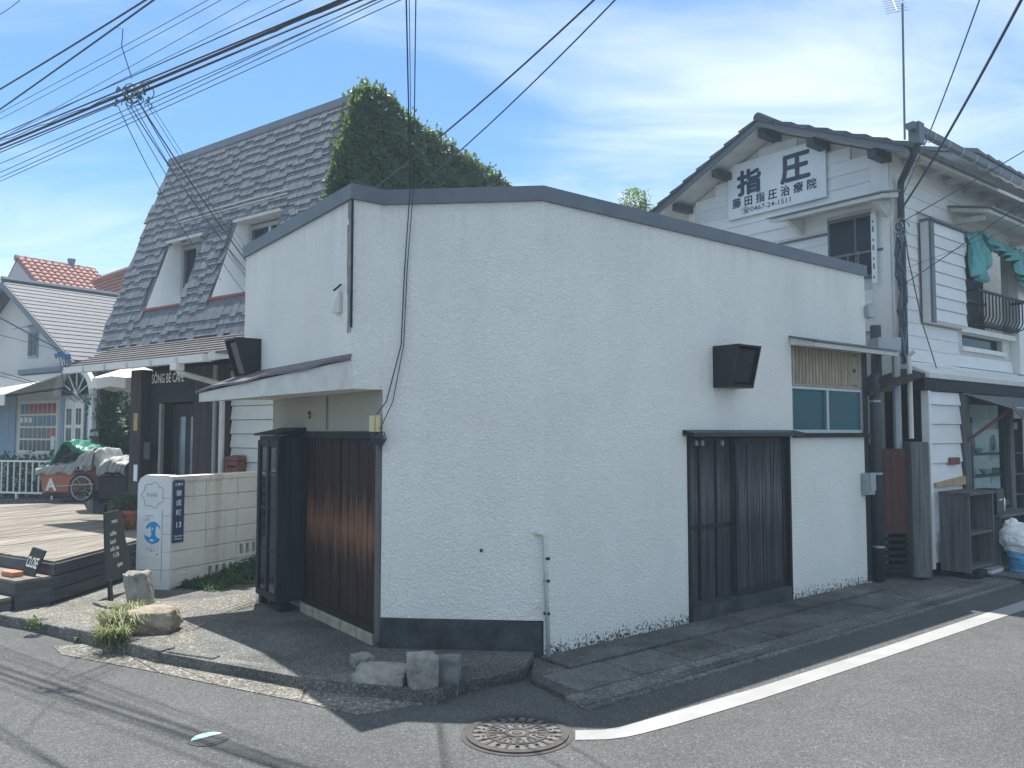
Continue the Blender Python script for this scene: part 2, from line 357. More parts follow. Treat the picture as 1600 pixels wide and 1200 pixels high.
MT['pipe_white'] = pmat('white plastic pipe', (.62, .61, .56), .1, 8, .5, .03, 30)
MT['cable'] = pmat('black cable rubber', (.045, .062, .082), .1, 6, .6, 0)
MT['cable_grey'] = pmat('grey cable sheath', (.11, .16, .21), .1, 6, .6, 0)
MT['navy'] = pmat('navy enamel plate', (.012, .035, .11), .08, 5, .35, 0)
MT['sign_white'] = pmat('white sign panel', (.70, .73, .75), .05, 3, .4, 0)
MT['ink'] = pmat('dark blue sign ink', (.022, .05, .085), .1, 5, .5, 0)
MT['letter'] = pmat('white lettering', (.75, .75, .73), .05, 5, .5, 0)
MT['teal'] = pmat('teal frosted glass', (.014, .085, .11), .12, 2, .3, 0, spec=.15)
MT['darkglass'] = pmat('dark window glass', (.010, .016, .022), .2, 2, .12, 0, spec=.22)
MT['bluewin'] = pmat('blue window blind behind glass', (.03, .12, .24), .15, 3, .2, 0, spec=.15)
MT['redwin'] = pmat('red display behind glass', (.30, .05, .05), .2, 6, .2, 0, spec=.15)
MT['glass'] = glass_mat('shop glass', mixk=.0)
MT['beige_rib'] = pmat('weathered ribbed board', (.36, .31, .23), .3, 8, .8, .2, 60, (3, 3, .5), rnd=.1)
MT['terracotta'] = pmat('terracotta pot', (.42, .16, .09), .18, 8, .75, .1, 60)
MT['brick'] = pmat('orange brick', (.50, .20, .12), .2, 12, .85, .3, 60)
MT['tarp_green'] = pmat('dark green tarpaulin', (.008, .13, .085), .2, 5, .45, .1, 40)
MT['tarp_grey'] = pmat('silver grey tarpaulin', (.29, .295, .285), .3, 6, .5, .3, 22)
MT['tarp_teal'] = pmat('teal awning cloth', (.15, .42, .42), .2, 5, .8, .15, 60)
MT['canvas'] = pmat('cream awning canvas', (.66, .64, .58), .08, 4, .85, .1, 90)
MT['awning_grey'] = pmat('grey awning cloth', (.14, .145, .15), .2, 5, .85, .1, 80)
MT['bluewood'] = pmat('pale blue painted boards', (.26, .36, .47), .18, 5, .7, .1, 50, (3, 3, .4))
MT['houseplaster'] = stucco_mat('white house plaster', (.66, .65, .63), False)
MT['bag_blue'] = pmat('blue plastic bag', (.10, .33, .52), .15, 7, .4, .2, 25)
MT['bag_white'] = pmat('white plastic', (.72, .73, .72), .08, 7, .4, .3, 18)
MT['rust'] = pmat('rust red metal', (.17, .065, .05), .35, 9, .7, .2, 60)
MT['gate_red'] = pmat('dull red gate boards', (.085, .032, .028), .25, 6, .6, .1, 60, (8, 8, .6))
MT['cream_plastic'] = pmat('cream plastic box', (.60, .53, .32), .08, 6, .45, 0)
MT['chalk'] = pmat('blackboard', (.022, .027, .028), .15, 4, .7, .05, 40)
MT['poster_blue'] = pmat('bright blue print', (.02, .30, .62), .1, 14, .5, 0)
MT['pencil'] = pmat('grey pencil line', (.22, .22, .22), .1, 8, .7, 0)
MT['tyre'] = pmat('black rubber', (.02, .02, .02), .1, 8, .7, 0)
MT['ply'] = pmat('raw plywood', (.42, .29, .17), .2, 8, .8, .1, 60)
MT['ivy'] = leaf_mat('ivy leaf', (.022, .058, .030), (.062, .125, .048))
MT['leaf'] = leaf_mat('weed leaf', (.030, .060, .012), (.10, .15, .035))
MT['grass'] = leaf_mat('grass blade', (.055, .08, .018), (.19, .20, .065))
MT['tree'] = leaf_mat('tree leaf', (.05, .10, .02), (.15, .22, .05))
MT['soil'] = pmat('brown soil and stems', (.05, .042, .03), .4, 9, .95, .4, 40)
MT['connector'] = pmat('blue connector', (.03, .14, .34), .1, 5, .5, 0)
MT['dish'] = pmat('glazed crockery', (.55, .56, .54), .25, 9, .2, 0, rnd=.4, spec=.6)

# ================================================================== GROUND
ROAD = -.08
A = Vector((.245, 6.41, 0)); Rv = Vector((.782, .623, 0)); Lv = Vector((-.583, .812, 0))
C = Vector((-1.04, 6.53, 0)); D = Vector((-1.265, 6.36, 0))
WR = Frame(A, Rv); WL = Frame(D, Lv, -1); WD = Frame(C, Lv, -1); WC = Frame(C, A - C)
mb = MB(); mb.poly([(-120, -30, ROAD), (120, -30, ROAD), (120, 160, ROAD), (-120, 160, ROAD)])
mb.build('road', MT['asphalt'], kind='structure', fix=False)

# concrete forecourt left of the corner, with its kerb stones
edge = [(-90, 948), (0, 962), (54, 973), (162, 995), (252, 1020), (480, 1060), (681, 1083)]
fe = [on_z(x, y, 0) for x, y in edge]
back = [on_z(722, 1066, 0), on_z(760, 1058, 0), on_z(818, 1046, 0), Vector((.2, 6.55, 0)), Vector((.2, 12, 0)), Vector((-3, 16, 0)), Vector((-14, 19, 0)), Vector((-14, 10.5, 0))]
def raised(mb, pts, z0, z1): return mb.hexa([Vector((p.x, p.y, z0)) for p in pts], [Vector((p.x, p.y, z1)) for p in pts])
fore = raised(MB(), fe + back, -.3, 0).build('pavement', MT['conc_dark'], kind='structure')
patch = MB()
pp = [on_z(x, y, .004) for x, y in ((170, 1000), (262, 1018), (330, 1030), (300, 985), (360, 955), (400, 945), (400, 925), (270, 940), (60, 930), (0, 945), (0, 958))]
patch.poly(pp); patch.build('aggregate_patch', MT['concrete'], fore, fix=False)
def kerbrun(a, b, n, w, top, parent, mat, gap=.012, drop=.10):
    d = (b - a).normalized(); nrm = Vector((d.y, -d.x, 0)); L_ = (b - a).length / n
    for i in range(n):
        p = a + d * (L_ * i + gap / 2); q = a + d * (L_ * (i + 1) - gap / 2); j = random.uniform(-.008, .008); jz = random.uniform(-.01, .01)
        ring = [p + nrm * j, q + nrm * (j + random.uniform(-.01, .01)), q - nrm * w, p - nrm * w]
        raised(MB(), ring, ROAD - .06, top + jz).build('kerb_stone', mat, parent, bevel=.012)
kerbrun(fe[0] + Vector((0, -.01, 0)), fe[2], 3, .13, .018, fore, MT['kerb'])
kerbrun(fe[2], fe[4], 4, .13, .022, fore, MT['kerb'])
kerbrun(fe[4] + Vector((.03, -.01, 0)), fe[6], 5, .10, .008, fore, MT['kerb'])
# flush concrete gutter slabs along the kerb
gt = [on_z(x, y, ROAD + .006) for x, y in ((80, 1010), (165, 1003), (250, 1030), (480, 1075), (676, 1098))]
gb = [on_z(x, y, ROAD + .006) for x, y in ((95, 1022), (250, 1051), (340, 1070), (470, 1096), (560, 1117))]
for i in range(4):
    q = [gt[i].lerp(gt[i + 1], .015), gt[i].lerp(gt[i + 1], .985), gb[i].lerp(gb[i + 1], .985), gb[i].lerp(gb[i + 1], .015)]
    raised(MB(), q, ROAD - .05, ROAD + .006).build('gutter_slab', MT['concrete'], fore)

# pavement strip along the right wall: inner concrete, slabs, outer edging
side = raised(MB(), [WR.p(-.5, .985, 0), WR.p(-.42, .35, 0), WR.p(-.06, -.05, 0), WR.p(12, -.3, 0), WR.p(12, .985, 0)], -.3, -.047).build('side_pavement', MT['conc_dark'], kind='structure')
raised(MB(), [WR.p(-.05, .02, 0), WR.p(-.05, .36, 0), WR.p(4.9, .30, 0), WR.p(4.9, .02, 0)], -.2, -.024).build('apron', MT['slab'], side)
u = -.36
while u < 8.5:
    w = random.uniform(.50, .64); zt = -.034 + random.uniform(-.005, .004)
    t = random.uniform(-.012, .012)
    MB().hexa([WR.p(u, .39 + t, -.2), WR.p(u + w, .38, -.2), WR.p(u + w, .79, -.2), WR.p(u + .01, .79, -.2)],
              [WR.p(u, .39 + t, zt + .006), WR.p(u + w, .38, zt + .006), WR.p(u + w, .79, zt), WR.p(u + .01, .79, zt)]).build('paving_slab', MT['slab'], side, bevel=.008)
    u += w + random.uniform(.006, .014)
u = -.50
while u < 9:
    w = .6
    MB().hexa([WR.p(u, .81, -.2), WR.p(u + w, .81, -.2), WR.p(u + w, 1.02, -.2), WR.p(u, 1.02, -.2)],
              [WR.p(u, .80, -.036), WR.p(u + w, .80, -.036), WR.p(u + w, 1.02, -.060 + random.uniform(-.004, .004)), WR.p(u, 1.02, -.060)]).build('edging_stone', MT['kerb'], side, bevel=.01)
    u += w + .01
# white edge line painted on the asphalt
up = [(899, 1141), (945, 1140), (975, 1134), (1000, 1127), (1049, 1113), (1187, 1073), (1375, 1013), (1600, 938), (1800, 872)]
lo = [(899, 1156), (950, 1155), (980, 1151), (1003, 1146), (1056, 1132), (1189, 1092), (1377, 1029), (1600, 953), (1800, 886)]
mb = MB(); mb.grid([[on_z(x, y, ROAD + .004) for x, y in up], [on_z(x, y, ROAD + .004) for x, y in lo]])
ln = mb.build('road_line', MT['paint_line'], fix=False); tag(ln, kind='structure')

# manhole cover
mc = on_z(808, 1147, ROAD); mh = thing('manhole_cover', mc, 'round cast iron manhole cover with raised ring pattern set in the asphalt', 'manhole')
MB().lathe(mc, [(.335, .0), (.335, .004), (.0, .004)], 40).build('frame_ring', MT['iron'], mh, fix=False)
MB().lathe(mc, [(.30, .004), (.30, .0075), (.0, .0075)], 40).build('plate', MT['iron_light'], mh, fix=False)
def flat_ring(mb, c, r0, r1, z0, z1, n=40):
    for j in range(n):
        a, b = 2 * math.pi * j / n, 2 * math.pi * (j + 1) / n
        P = lambda r, t, z: c + Vector((math.cos(t) * r, math.sin(t) * r, z))
        mb.poly([P(r0, a, z1), P(r1, a, z1), P(r1, b, z1), P(r0, b, z1)]); mb.poly([P(r1, a, z0), P(r1, b, z0), P(r1, b, z1), P(r1, a, z1)]); mb.poly([P(r0, a, z0), P(r0, a, z1), P(r0, b, z1), P(r0, b, z0)])
mb = MB()
for r0, r1 in ((.262, .305), (.168, .186), (.052, .075)): flat_ring(mb, mc, r0, r1, .007, .0125)
for k in range(24):
    a = 2 * math.pi * k / 24; d = Vector((math.cos(a), math.sin(a), 0)); nn = Vector((-d.y, d.x, 0))
    w = .009 if k % 3 == 0 else .006
    for r0, r1 in (((.07, .17) if k % 3 == 0 else (.125, .17)), (.183, .265) if k % 2 == 0 else (.225, .265)):
        b = [mc + d * r0 - nn * w, mc + d * r1 - nn * w * 1.3, mc + d * r1 + nn * w * 1.3, mc + d * r0 + nn * w]
        mb.hexa([p + Vector((0, 0, .007)) for p in b], [p + Vector((0, 0, .0125)) for p in b])
for k in range(12):
    for rr, s, o in ((.105, .013, .13), (.222, .017, .0), (.205, .012, .26)):
        a = 2 * math.pi * k / 12 + o; mb.lathe(mc + Vector((math.cos(a) * rr, math.sin(a) * rr, .007)), [(s, 0), (s * .8, .0055), (0, .0055)], 7)
mb.lathe(mc + Vector((0, 0, .007)), [(.035, 0), (.03, .0055), (0, .0055)], 10)
mb.build('raised_pattern', MT['iron'], mh, fix=False)
vc = on_z(326, 1155, ROAD); vt = thing('valve_cover', vc, 'small round valve cover with a mint green half in the road', 'valve cover')
MB().lathe(vc, [(.115, 0), (.115, .004), (0, .004)], 24).build('plate', MT['iron'], vt, fix=False)
mint = pmat('mint enamel', (.45, .70, .66), .1, 20, .6, .2, 120)
def halfdisc(c, r, a0, a1, z, off): return [c + Vector((math.cos(a0 + (a1 - a0) * i / 12) * r, math.sin(a0 + (a1 - a0) * i / 12) * r, z)) + off for i in range(13)]
MB().ext(halfdisc(vc, .095, R2D(60), R2D(205), .004, Vector((0, 0, 0))), (0, 0, .003)).build('mint_segment', mint, vt)
mb = MB(); dd = Vector((math.cos(R2D(42)), math.sin(R2D(42)), 0)); nn = Vector((dd.y, -dd.x, 0))
for o in (.022, .05, .07):
    c0 = vc + nn * o; mb.ext([c0 - dd * .08 + Vector((0, 0, .004)), c0 + dd * .085 + Vector((0, 0, .004)), c0 + dd * .085 + nn * .010 + Vector((0, 0, .004)), c0 - dd * .08 + nn * .010 + Vector((0, 0, .004))], (0, 0, .003))
mb.build('raised_bar', MT['iron_light'], vt)

# ================================================================== STUCCO CORNER BUILDING
TOP = 3.57; OVER = 2.04
Lr = 5.02; Bp = WR.p(Lr, 0, 0); Ep = WL.p(2.67, 0, 0); stepn = 2.55
bld = thing('stucco_building', Vector((1.2, 8.4, 0)), 'low white stucco corner building with chamfered front and grey parapet cap', 'building')
ud0, zl = WR.m(1073, 690); ud1, _ = WR.m(1236, 820); zl = 1.675
uw0, _ = WR.m(1238, 640); uw1, _ = WR.m(1349, 640)
zw0 = 1.685; zw1 = WR.m(1290, 545)[1]
wall = MB()
wallgrid(wall, WR, .0, Lr, -.05, TOP, [(ud0, ud1, .06, zl), (uw0, uw1, zw0, zw1)], .16)
lc = (A - C).length
wallgrid(wall, WC, .0, lc, .235, TOP)
wallgrid(wall, WL, 0, 2.67, OVER, TOP)
wall.poly([D + Vector((0, 0, OVER)), C + Vector((0, 0, OVER)), C + Vector((0, 0, TOP)), D + Vector((0, 0, TOP))])
cE = WD.p(stepn, 0, 0)
wall.poly([D + Vector((0, 0, OVER)), Ep + Vector((0, 0, OVER)), cE + Vector((0, 0, OVER)), C + Vector((0, 0, OVER))])       # soffit
B2 = Bp + Lv * 3.0; E2 = Ep + Rv * 4.2
for a, b, z0 in ((Bp, B2, -.05), (B2, E2, -.05), (E2, Ep, OVER), (E2, cE, -.05)):
    wall.poly([a + Vector((0, 0, z0)), b + Vector((0, 0, z0)), b + Vector((0, 0, TOP)), a + Vector((0, 0, TOP))])
wall.build('wall', MT['stucco'], bld, fix=False)
roofpts = [D, C, A, Bp, B2, E2, Ep]
MB().ext([p + (Vector((1.0, 8.4, 0)) - p) * .03 + Vector((0, 0, 3.40)) for p in roofpts], (0, 0, .06)).build('roof', MT['cap'], bld)
# beige strip above the wooden door, door opening
dz1 = 1.705; dtop = 1.70
u472 = WD.m(474, 800)[0]
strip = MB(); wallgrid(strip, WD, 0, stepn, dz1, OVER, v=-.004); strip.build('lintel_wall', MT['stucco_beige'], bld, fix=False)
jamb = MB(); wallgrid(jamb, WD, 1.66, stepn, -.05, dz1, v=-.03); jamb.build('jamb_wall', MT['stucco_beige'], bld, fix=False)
# plinth under the chamfer
pl = MB(); off = Vector((0, 0, 0))
pl.hexa([WC.p(.0, .012, -.1), WC.p(lc - .005, .012, -.1), WC.p(lc - .02, -.3, -.1), WC.p(.04, -.3, -.1)], [WC.p(.0, .004, .24), WC.p(lc - .005, .004, .225), WC.p(lc - .02, -.3, .225), WC.p(.04, -.3, .24)])
pl.build('plinth', MT['plinth'], bld, bevel=.01)
# parapet cap: runs round the top, mitred
def offs(path, d):
    out = []
    for i, p in enumerate(path):
        n = []
        if i: e = (p - path[i - 1]).normalized(); n.append(Vector((e.y, -e.x, 0)))
        if i < len(path) - 1: e = (path[i + 1] - p).normalized(); n.append(Vector((e.y, -e.x, 0)))
        m = sum(n, Vector()).normalized(); out.append(p + m * (d / max(.4, m.dot(n[0]))))
    return out
path = [Ep + Lv * .03, D, C, A, Bp + Rv * .02]
o1, o2 = offs(path, .028), offs(path, -.16)
cap = MB()
prof = lambda i: [o1[i] + Vector((0, 0, 3.545)), o1[i] + Vector((0, 0, 3.665)), o2[i] + Vector((0, 0, 3.665)), o2[i] + Vector((0, 0, 3.545))]
for i in range(len(path) - 1): cap.hexa(prof(i), prof(i + 1))
cap.build('parapet_cap', MT['cap'], bld)
# entrance door boards, seven planks in a frame, on a pale sill of bricks
door = MB().box(WD, .04, 1.62, -.06, -.035, .10, dtop).build('entrance_door', MT['black_matte'], bld)
nb = 8; x0, x1 = .07, 1.60
for i in range(nb):
    a = x0 + (x1 - x0) * i / nb; b = x0 + (x1 - x0) * (i + 1) / nb - .008
    MB().box(WD, a, b, -.035, -.008 + random.uniform(-.004, .004), .13, dtop - .06).build('plank', MT['door_red'], door, bevel=.004)
MB().box(WD, .02, 1.62, -.034, .02, dtop - .06, dtop).build('head_rail', MT['black_matte'], door)
MB().box(WD, .02, 1.62, -.034, .016, .09, .135).build('bottom_rail', MT['black_matte'], door)
MB().box(WD, .005, .055, -.034, .03, .05, dtop).build('jamb_post', MT['grey_wood'], door)
MB().box(WD, .80, .84, -.02, .004, .14, dtop - .06).build('meeting_stile', MT['door_red'], door)
for i in range(5): MB().box(WD, .10 + i * .31, .40 + i * .31, -.06, .035 + random.uniform(-.01, .01), -.04, .085).build('sill_brick', pmat('pale sill brick', (.34, .30, .23), .3, 8, .9, .3, 50), bld, bevel=.008) if i < 5 else None
# shutter box beside the door
ucab0 = WD.m(474, 800, 0)[0]; ucab1 = ucab0 + .60
cab = MB().box(WD, ucab0, ucab1, -.03, .235, .10, 1.66).build('shutter_box', MT['door_black'], bld, bevel=.006)
MB().hexa([WD.p(ucab0 - .03, -.03, 1.675), WD.p(ucab1 + .03, -.03, 1.675), WD.p(ucab1 + .03, .285, 1.665), WD.p(ucab0 - .03, .285, 1.665)],
          [WD.p(ucab0 - .03, -.03, 1.75), WD.p(ucab1 + .03, -.03, 1.75), WD.p(ucab1 + .03, .285, 1.685), WD.p(ucab0 - .03, .285, 1.685)]).build('box_lid', MT['black_matte'], cab)
for a, b in ((ucab0 + .005, ucab0 + .07), (ucab0 + .28, ucab0 + .33), (ucab1 - .07, ucab1 - .005)): MB().box(WD, a, b, .236, .256, .16, 1.62).build('stile', MT['door_black'], cab, bevel=.004)
MB().box(WD, ucab0 + .005, ucab1 - .005, .236, .251, .10, .16).build('rail', MT['door_black'], cab); MB().box(WD, ucab0 + .005, ucab1 - .005, .236, .251, 1.56, 1.62).build('rail', MT['door_black'], cab)
for a, b in ((ucab0 + .08, ucab0 + .27), (ucab0 + .34, ucab1 - .08)): MB().box(WD, a, b, .235, .240, .17, 1.55).build('glass_panel', MT['darkglass'], cab)
for k, z in ((0, .55), (1, .95), (0, 1.3)): MB().box(WD, ucab0 + .075, ucab1 - .075, .2405, .245, z, z + .018).build('muntin', MT['door_black'], cab)
for s in (0, 1): MB().box(WD, ucab0 + .02 + s * .56, ucab0 + .09 + s * .56, .12, .2, -.01, .10).build('foot', MT['black_matte'], cab)
# canopy over the entrance, widening towards its far end
can = thing('x', (0, 0, 0), 'x', 'x'); bpy.data.objects.remove(can)
n0, n1 = WL.p(-.02, .004, 0), WL.p(2.68, .004, 0)
fz0, fz1 = OVER - .004, OVER + .125
f0, f1 = WL.p(.16, .03, 0), WL.p(2.70, .44, 0)
cano = MB().hexa([n0 + Vector((0, 0, fz0)), f0 + Vector((0, 0, fz0)), f1 + Vector((0, 0, fz0 - .03)), n1 + Vector((0, 0, fz0))],
                 [n0 + Vector((0, 0, fz1 + .10)), f0 + Vector((0, 0, fz1 + .09)), f1 + Vector((0, 0, fz0 + .06)), n1 + Vector((0, 0, fz1 + .10))]).build('entrance_canopy', MT['white_old'], bld)
fl = MB(); e0, e1 = WL.p(-.03, .02, 0), WL.p(2.74, .47, 0); nseg = 8
for i in range(nseg):
    a, b = i / nseg, (i + 1) / nseg; zf = lambda t: fz1 + .10 + (fz0 + .07 - fz1 - .10) * t + (.012 * math.sin(t * 17))
    P0, P1 = e0.lerp(e1, a), e0.lerp(e1, b); Q0, Q1 = n0.lerp(n1, a), n0.lerp(n1, b)
    fl.hexa([P0 + Vector((0, 0, zf(a))), P1 + Vector((0, 0, zf(b))), Q1 + Vector((0, 0, fz1 + .125)), Q0 + Vector((0, 0, fz1 + .125))],
            [P0 + Vector((0, 0, zf(a) + .022)), P1 + Vector((0, 0, zf(b) + .022)), Q1 + Vector((0, 0, fz1 + .15)), Q0 + Vector((0, 0, fz1 + .15))])
fl.build('flashing', pmat('purple brown flashing', (.13, .105, .115), .3, 6, .55, .1, 40), cano)
# torn board and bracket on the left face, hook and crack above the door
us = WL.m(547, 400)[0]
brd = MB()
for k in range(5):
    zz_ = 2.50 + random.uniform(-.02, .08)
    while zz_ < 3.48:
        ln_ = random.uniform(.12, .45); brd.box(WL, us - .035 + k * .012, us - .025 + k * .012 + random.uniform(0, .003), 0, .006 + random.uniform(0, .012), zz_, min(3.53, zz_ + ln_)); zz_ += ln_ + random.uniform(.0, .10)
brd.build('weathered_board', pmat('peeling painted strip', (.36, .36, .34), .55, 9, .9, .5, 30, (4, 4, .5)), bld)
MB().box(WL, us - .060, us - .042, 0, .014, 2.52, 3.545).build('rotten_strip', MT['black_matte'], bld)
ub = WL.m(531, 485)[0]
brk = MB().hexa([WL.p(ub - .05, 0, 2.66), WL.p(ub + .03, 0, 2.66), WL.p(ub + .05, .05, 2.66), WL.p(ub - .05, .03, 2.66)], [WL.p(ub - .05, 0, 2.83), WL.p(ub + .0, 0, 2.80), WL.p(ub + .01, .03, 2.80), WL.p(ub - .05, .03, 2.83)])
brk.build('wall_bracket', MT['white_old'], bld, bevel=.004)
MB().tube([WL.p(ub - .08, .03, 2.88), WL.p(ub + .04, .035, 2.85)], .009).build('bracket_pin', MT['plinth'], bld)
uh, zh = WD.m(485, 648); MB().tube([WD.p(uh + .02 * math.cos(t), .012, zh + .035 * math.sin(t)) for t in [k * .7 for k in range(9)]], .006, 5).build('hook', MT['iron'], bld)
uh, zh = WD.m(512, 640); MB().tube([WD.p(uh, .008, OVER - .02), WD.p(uh - .004, .008, 1.72)], .005, 5).build('hanging_rod', MT['iron'], bld)
# wedge shaped black hoods on the two walls
def hood(fr, u0, w, z0, z1, dt, db, nm='lamp_hood'):
    h = MB()
    q = lambda u: [fr.p(u, .003, z0), fr.p(u, db, z0), fr.p(u, dt, z1), fr.p(u, .003, z1)]
    t = .015
    h.ext(q(u0), fr.u * t); h.ext(q(u0 + w), -fr.u * t)
    h.hexa([fr.p(u0 + t, .003, z1 - t), fr.p(u0 + w - t, .003, z1 - t), fr.p(u0 + w - t, dt - .004, z1 - t), fr.p(u0 + t, dt - .004, z1 - t)], [fr.p(u0 + t, .003, z1 - .001), fr.p(u0 + w - t, .003, z1 - .001), fr.p(u0 + w - t, dt, z1 - .001), fr.p(u0 + t, dt, z1 - .001)])
    h.hexa([fr.p(u0 + t, .003, z0 + .001), fr.p(u0 + w - t, .003, z0 + .001), fr.p(u0 + w - t, db, z0 + .001), fr.p(u0 + t, db, z0 + .001)], [fr.p(u0 + t, .003, z0 + .03), fr.p(u0 + w - t, .003, z0 + .03), fr.p(u0 + w - t, db + .012, z0 + .03), fr.p(u0 + t, db + .012, z0 + .03)])
    ho = h.build(nm, MT['black'], bld)
    s0, s1 = .12, .90; P = lambda s: (db + (dt - db) * s - .025, z0 + (z1 - z0) * s)
    (a0, b0), (a1, b1) = P(s0), P(s1)
    MB().hexa([fr.p(u0 + t + .002, a0, b0), fr.p(u0 + w - t - .002, a0, b0), fr.p(u0 + w - t - .002, a1, b1), fr.p(u0 + t + .002, a1, b1)], [fr.p(u0 + t + .002, a0 - .02, b0), fr.p(u0 + w - t - .002, a0 - .02, b0), fr.p(u0 + w - t - .002, a1 - .02, b1), fr.p(u0 + t + .002, a1 - .02, b1)]).build('slanted_panel', MT['darkglass'], ho)
    MB().box(fr, u0 + .03, u0 + w - .03, 0, .02, z0 + .04, z1 - .03).build('back_plate', MT['black'], ho)
uh0, zh0 = WR.m(1114, 606); _, zh1 = WR.m(1114, 541)
hood(WR, uh0, .36, zh0, zh1, .30, .20)
hood(WL, 2.12, .34, 2.235, 2.63, .27, .15)
# side door: lintel hood, two leaves, step
sd = MB().box(WR, ud0 + .002, ud1 - .002, -.158, -.15, .06, zl - .002).build('side_door', MT['dark'], bld)
um = (ud0 + ud1) / 2 - .03
leafL = MB().box(WR, ud0 + .03, um + .03, -.14, -.105, .11, zl - .03).build('plank_leaf', MT['door_grey'], sd)
for k in range(4):
    uu = ud0 + .04 + (um - ud0 - .04) * k / 3; MB().box(WR, uu - .012, uu + .012, -.105, -.09, .12, zl - .04).build('batten', MT['door_black'], leafL)
MB().box(WR, ud0 + .05, um + .02, -.105, -.093, .78, .82).build('mid_rail', MT['door_black'], leafL)
leafR = MB().box(WR, um - .02, ud1 - .03, -.10, -.055, .11, zl - .03).build('ribbed_leaf', MT['door_grey'], sd)
nr = 15; w0, w1 = um + .03, ud1 - .08
for k in range(nr):
    a = w0 + (w1 - w0) * k / nr; b = w0 + (w1 - w0) * (k + 1) / nr - .006
    MB().box(WR, a, b, -.055, -.043 + random.uniform(-.003, .003), .17, zl - .09).build('rib', MT['door_grey'], leafR, bevel=.003)
for a, b in ((um - .018, um + .026), (ud1 - .076, ud1 - .032)): MB().box(WR, a, b, -.054, -.038, .112, zl - .032).build('stile', MT['door_black'], leafR)
MB().box(WR, um + .027, ud1 - .077, -.054, -.041, .112, .165).build('rail', MT['door_black'], leafR)
for a, b in ((ud0 + .001, ud0 + .03), (ud1 - .03, ud1 - .001)): MB().box(WR, a, b, -.15, .012, -.03, zl - .001).build('door_post', MT['black_matte'], sd)
MB().box(WR, ud0 + .03, ud1 - .03, -.15, .016, -.045, .11).build('threshold', MT['plinth'], sd, bevel=.006)
MB().hexa([WR.p(ud0 - .06, .002, zl - .005), WR.p(ud1 + .07, .002, zl - .005), WR.p(ud1 + .07, .13, zl - .018), WR.p(ud0 - .06, .13, zl - .018)], [WR.p(ud0 - .06, .002, zl + .045), WR.p(ud1 + .07, .002, zl + .045), WR.p(ud1 + .07, .13, zl + .02), WR.p(ud0 - .06, .13, zl + .02)]).build('lintel_hood', MT['black'], sd)
for uu in (ud0 + .16, ud0 + .25, ud0 + .55): MB().lathe(WR.p(uu, -.02, zl - .085), [(.014, -.02), (.022, 0), (.014, .03), (0, .03)], 8).build('hanger', MT['galv'], sd)
# window with two frosted panes, ribbed board above with vent hatch, little roof over it
zt = WR.m(1290, 605)[1]
wd = MB().box(WR, uw0 + .002, uw1 - .002, -.158, -.15, zw0 + .002, zt).build('window', MT['dark'], bld)
uc = (uw0 + uw1) / 2 - .02
def bar(par, u0, u1, z0, z1, v0=-.05, v1=-.012, mat='alu', nm='frame_bar', fr=WR): return MB().box(fr, u0, u1, v0, v1, z0, z1).build(nm, MT[mat], par, bevel=.002)
bar(wd, uw0 + .003, uw1 - .003, zw0 + .004, zw0 + .04); bar(wd, uw0 + .003, uw1 - .003, zt - .035, zt - .004); bar(wd, uw0 + .003, uw0 + .03, zw0 + .04, zt - .035); bar(wd, uw1 - .03, uw1 - .003, zw0 + .04, zt - .035); bar(wd, uc - .022, uc + .022, zw0 + .04, zt - .035, -.045, -.008)
for a, b, v in ((uw0 + .03, uc - .022, -.04), (uc + .022, uw1 - .03, -.03)): MB().box(WR, a, b, v - .006, v, zw0 + .04, zt - .035).build('pane', MT['teal'], wd)
rb = MB().box(WR, uw0 + .002, uw1 - .002, -.10, -.05, zt, zw1 - .002).build('ribbed_transom', MT['beige_rib'], bld)
nr = 22
for k in range(nr):
    a = uw0 + .006 + (uw1 - uw0 - .012) * k / nr; b = a + (uw1 - uw0 - .012) / nr - .012
    if uw1 - .24 < (a + b) / 2 < uw1 - .06: continue
    MB().box(WR, a, b, -.05, -.035, zt + .02, zw1 - .01).build('rib', MT['beige_rib'], rb)
MB().box(WR, uw0 + .003, uw1 - .003, -.05, -.02, zt + .0005, zt + .022).build('drip_rail', MT['beige_rib'], rb)
ht = MB().box(WR, uw1 - .235, uw1 - .065, -.05, -.028, zt + .05, zw1 - .04).build('vent_hatch', MT['beige_rib'], rb, bevel=.004)
MB().lathe(WR.p(uw1 - .14, -.03, (zt + zw1) / 2), [(.022, -.02), (.022, .02), (0, .02)], 10).build('vent_hole_stub', MT['black'], rb)  # black stub stands in for the dark hole in the hatch
MB().box(WR, uw0 - .01, Lr + .01, .002, .05, zw0 - .045, zw0 + .002).build('window_sill', MT['black_matte'], bld)
zc = zw1 + .0
can2 = MB().hexa([WR.p(uw0 - .03, .003, zc), WR.p(Lr + .12, .003, zc), WR.p(Lr + .16, .30, zc - .045), WR.p(uw0 - .03, .30, zc - .045)], [WR.p(uw0 - .03, .003, zc + .075), WR.p(Lr + .12, .003, zc + .075), WR.p(Lr + .16, .30, zc + .005), WR.p(uw0 - .03, .30, zc + .005)]).build('window_canopy', MT['white_old'], bld, bevel=.004)
MB().hexa([WR.p(uw0 - .05, .003, zc + .077), WR.p(Lr + .14, .003, zc + .077), WR.p(Lr + .18, .325, zc + .007), WR.p(uw0 - .05, .325, zc + .007)], [WR.p(uw0 - .05, .003, zc + .095), WR.p(Lr + .14, .003, zc + .095), WR.p(Lr + .18, .325, zc + .024), WR.p(uw0 - .05, .325, zc + .024)]).build('canopy_sheet', MT['cap'], can2)
MB().box(WR, uw1 + .0, Lr - .002, -.02, .006, -.02, zw1).build('corner_post', MT['black_matte'], bld)
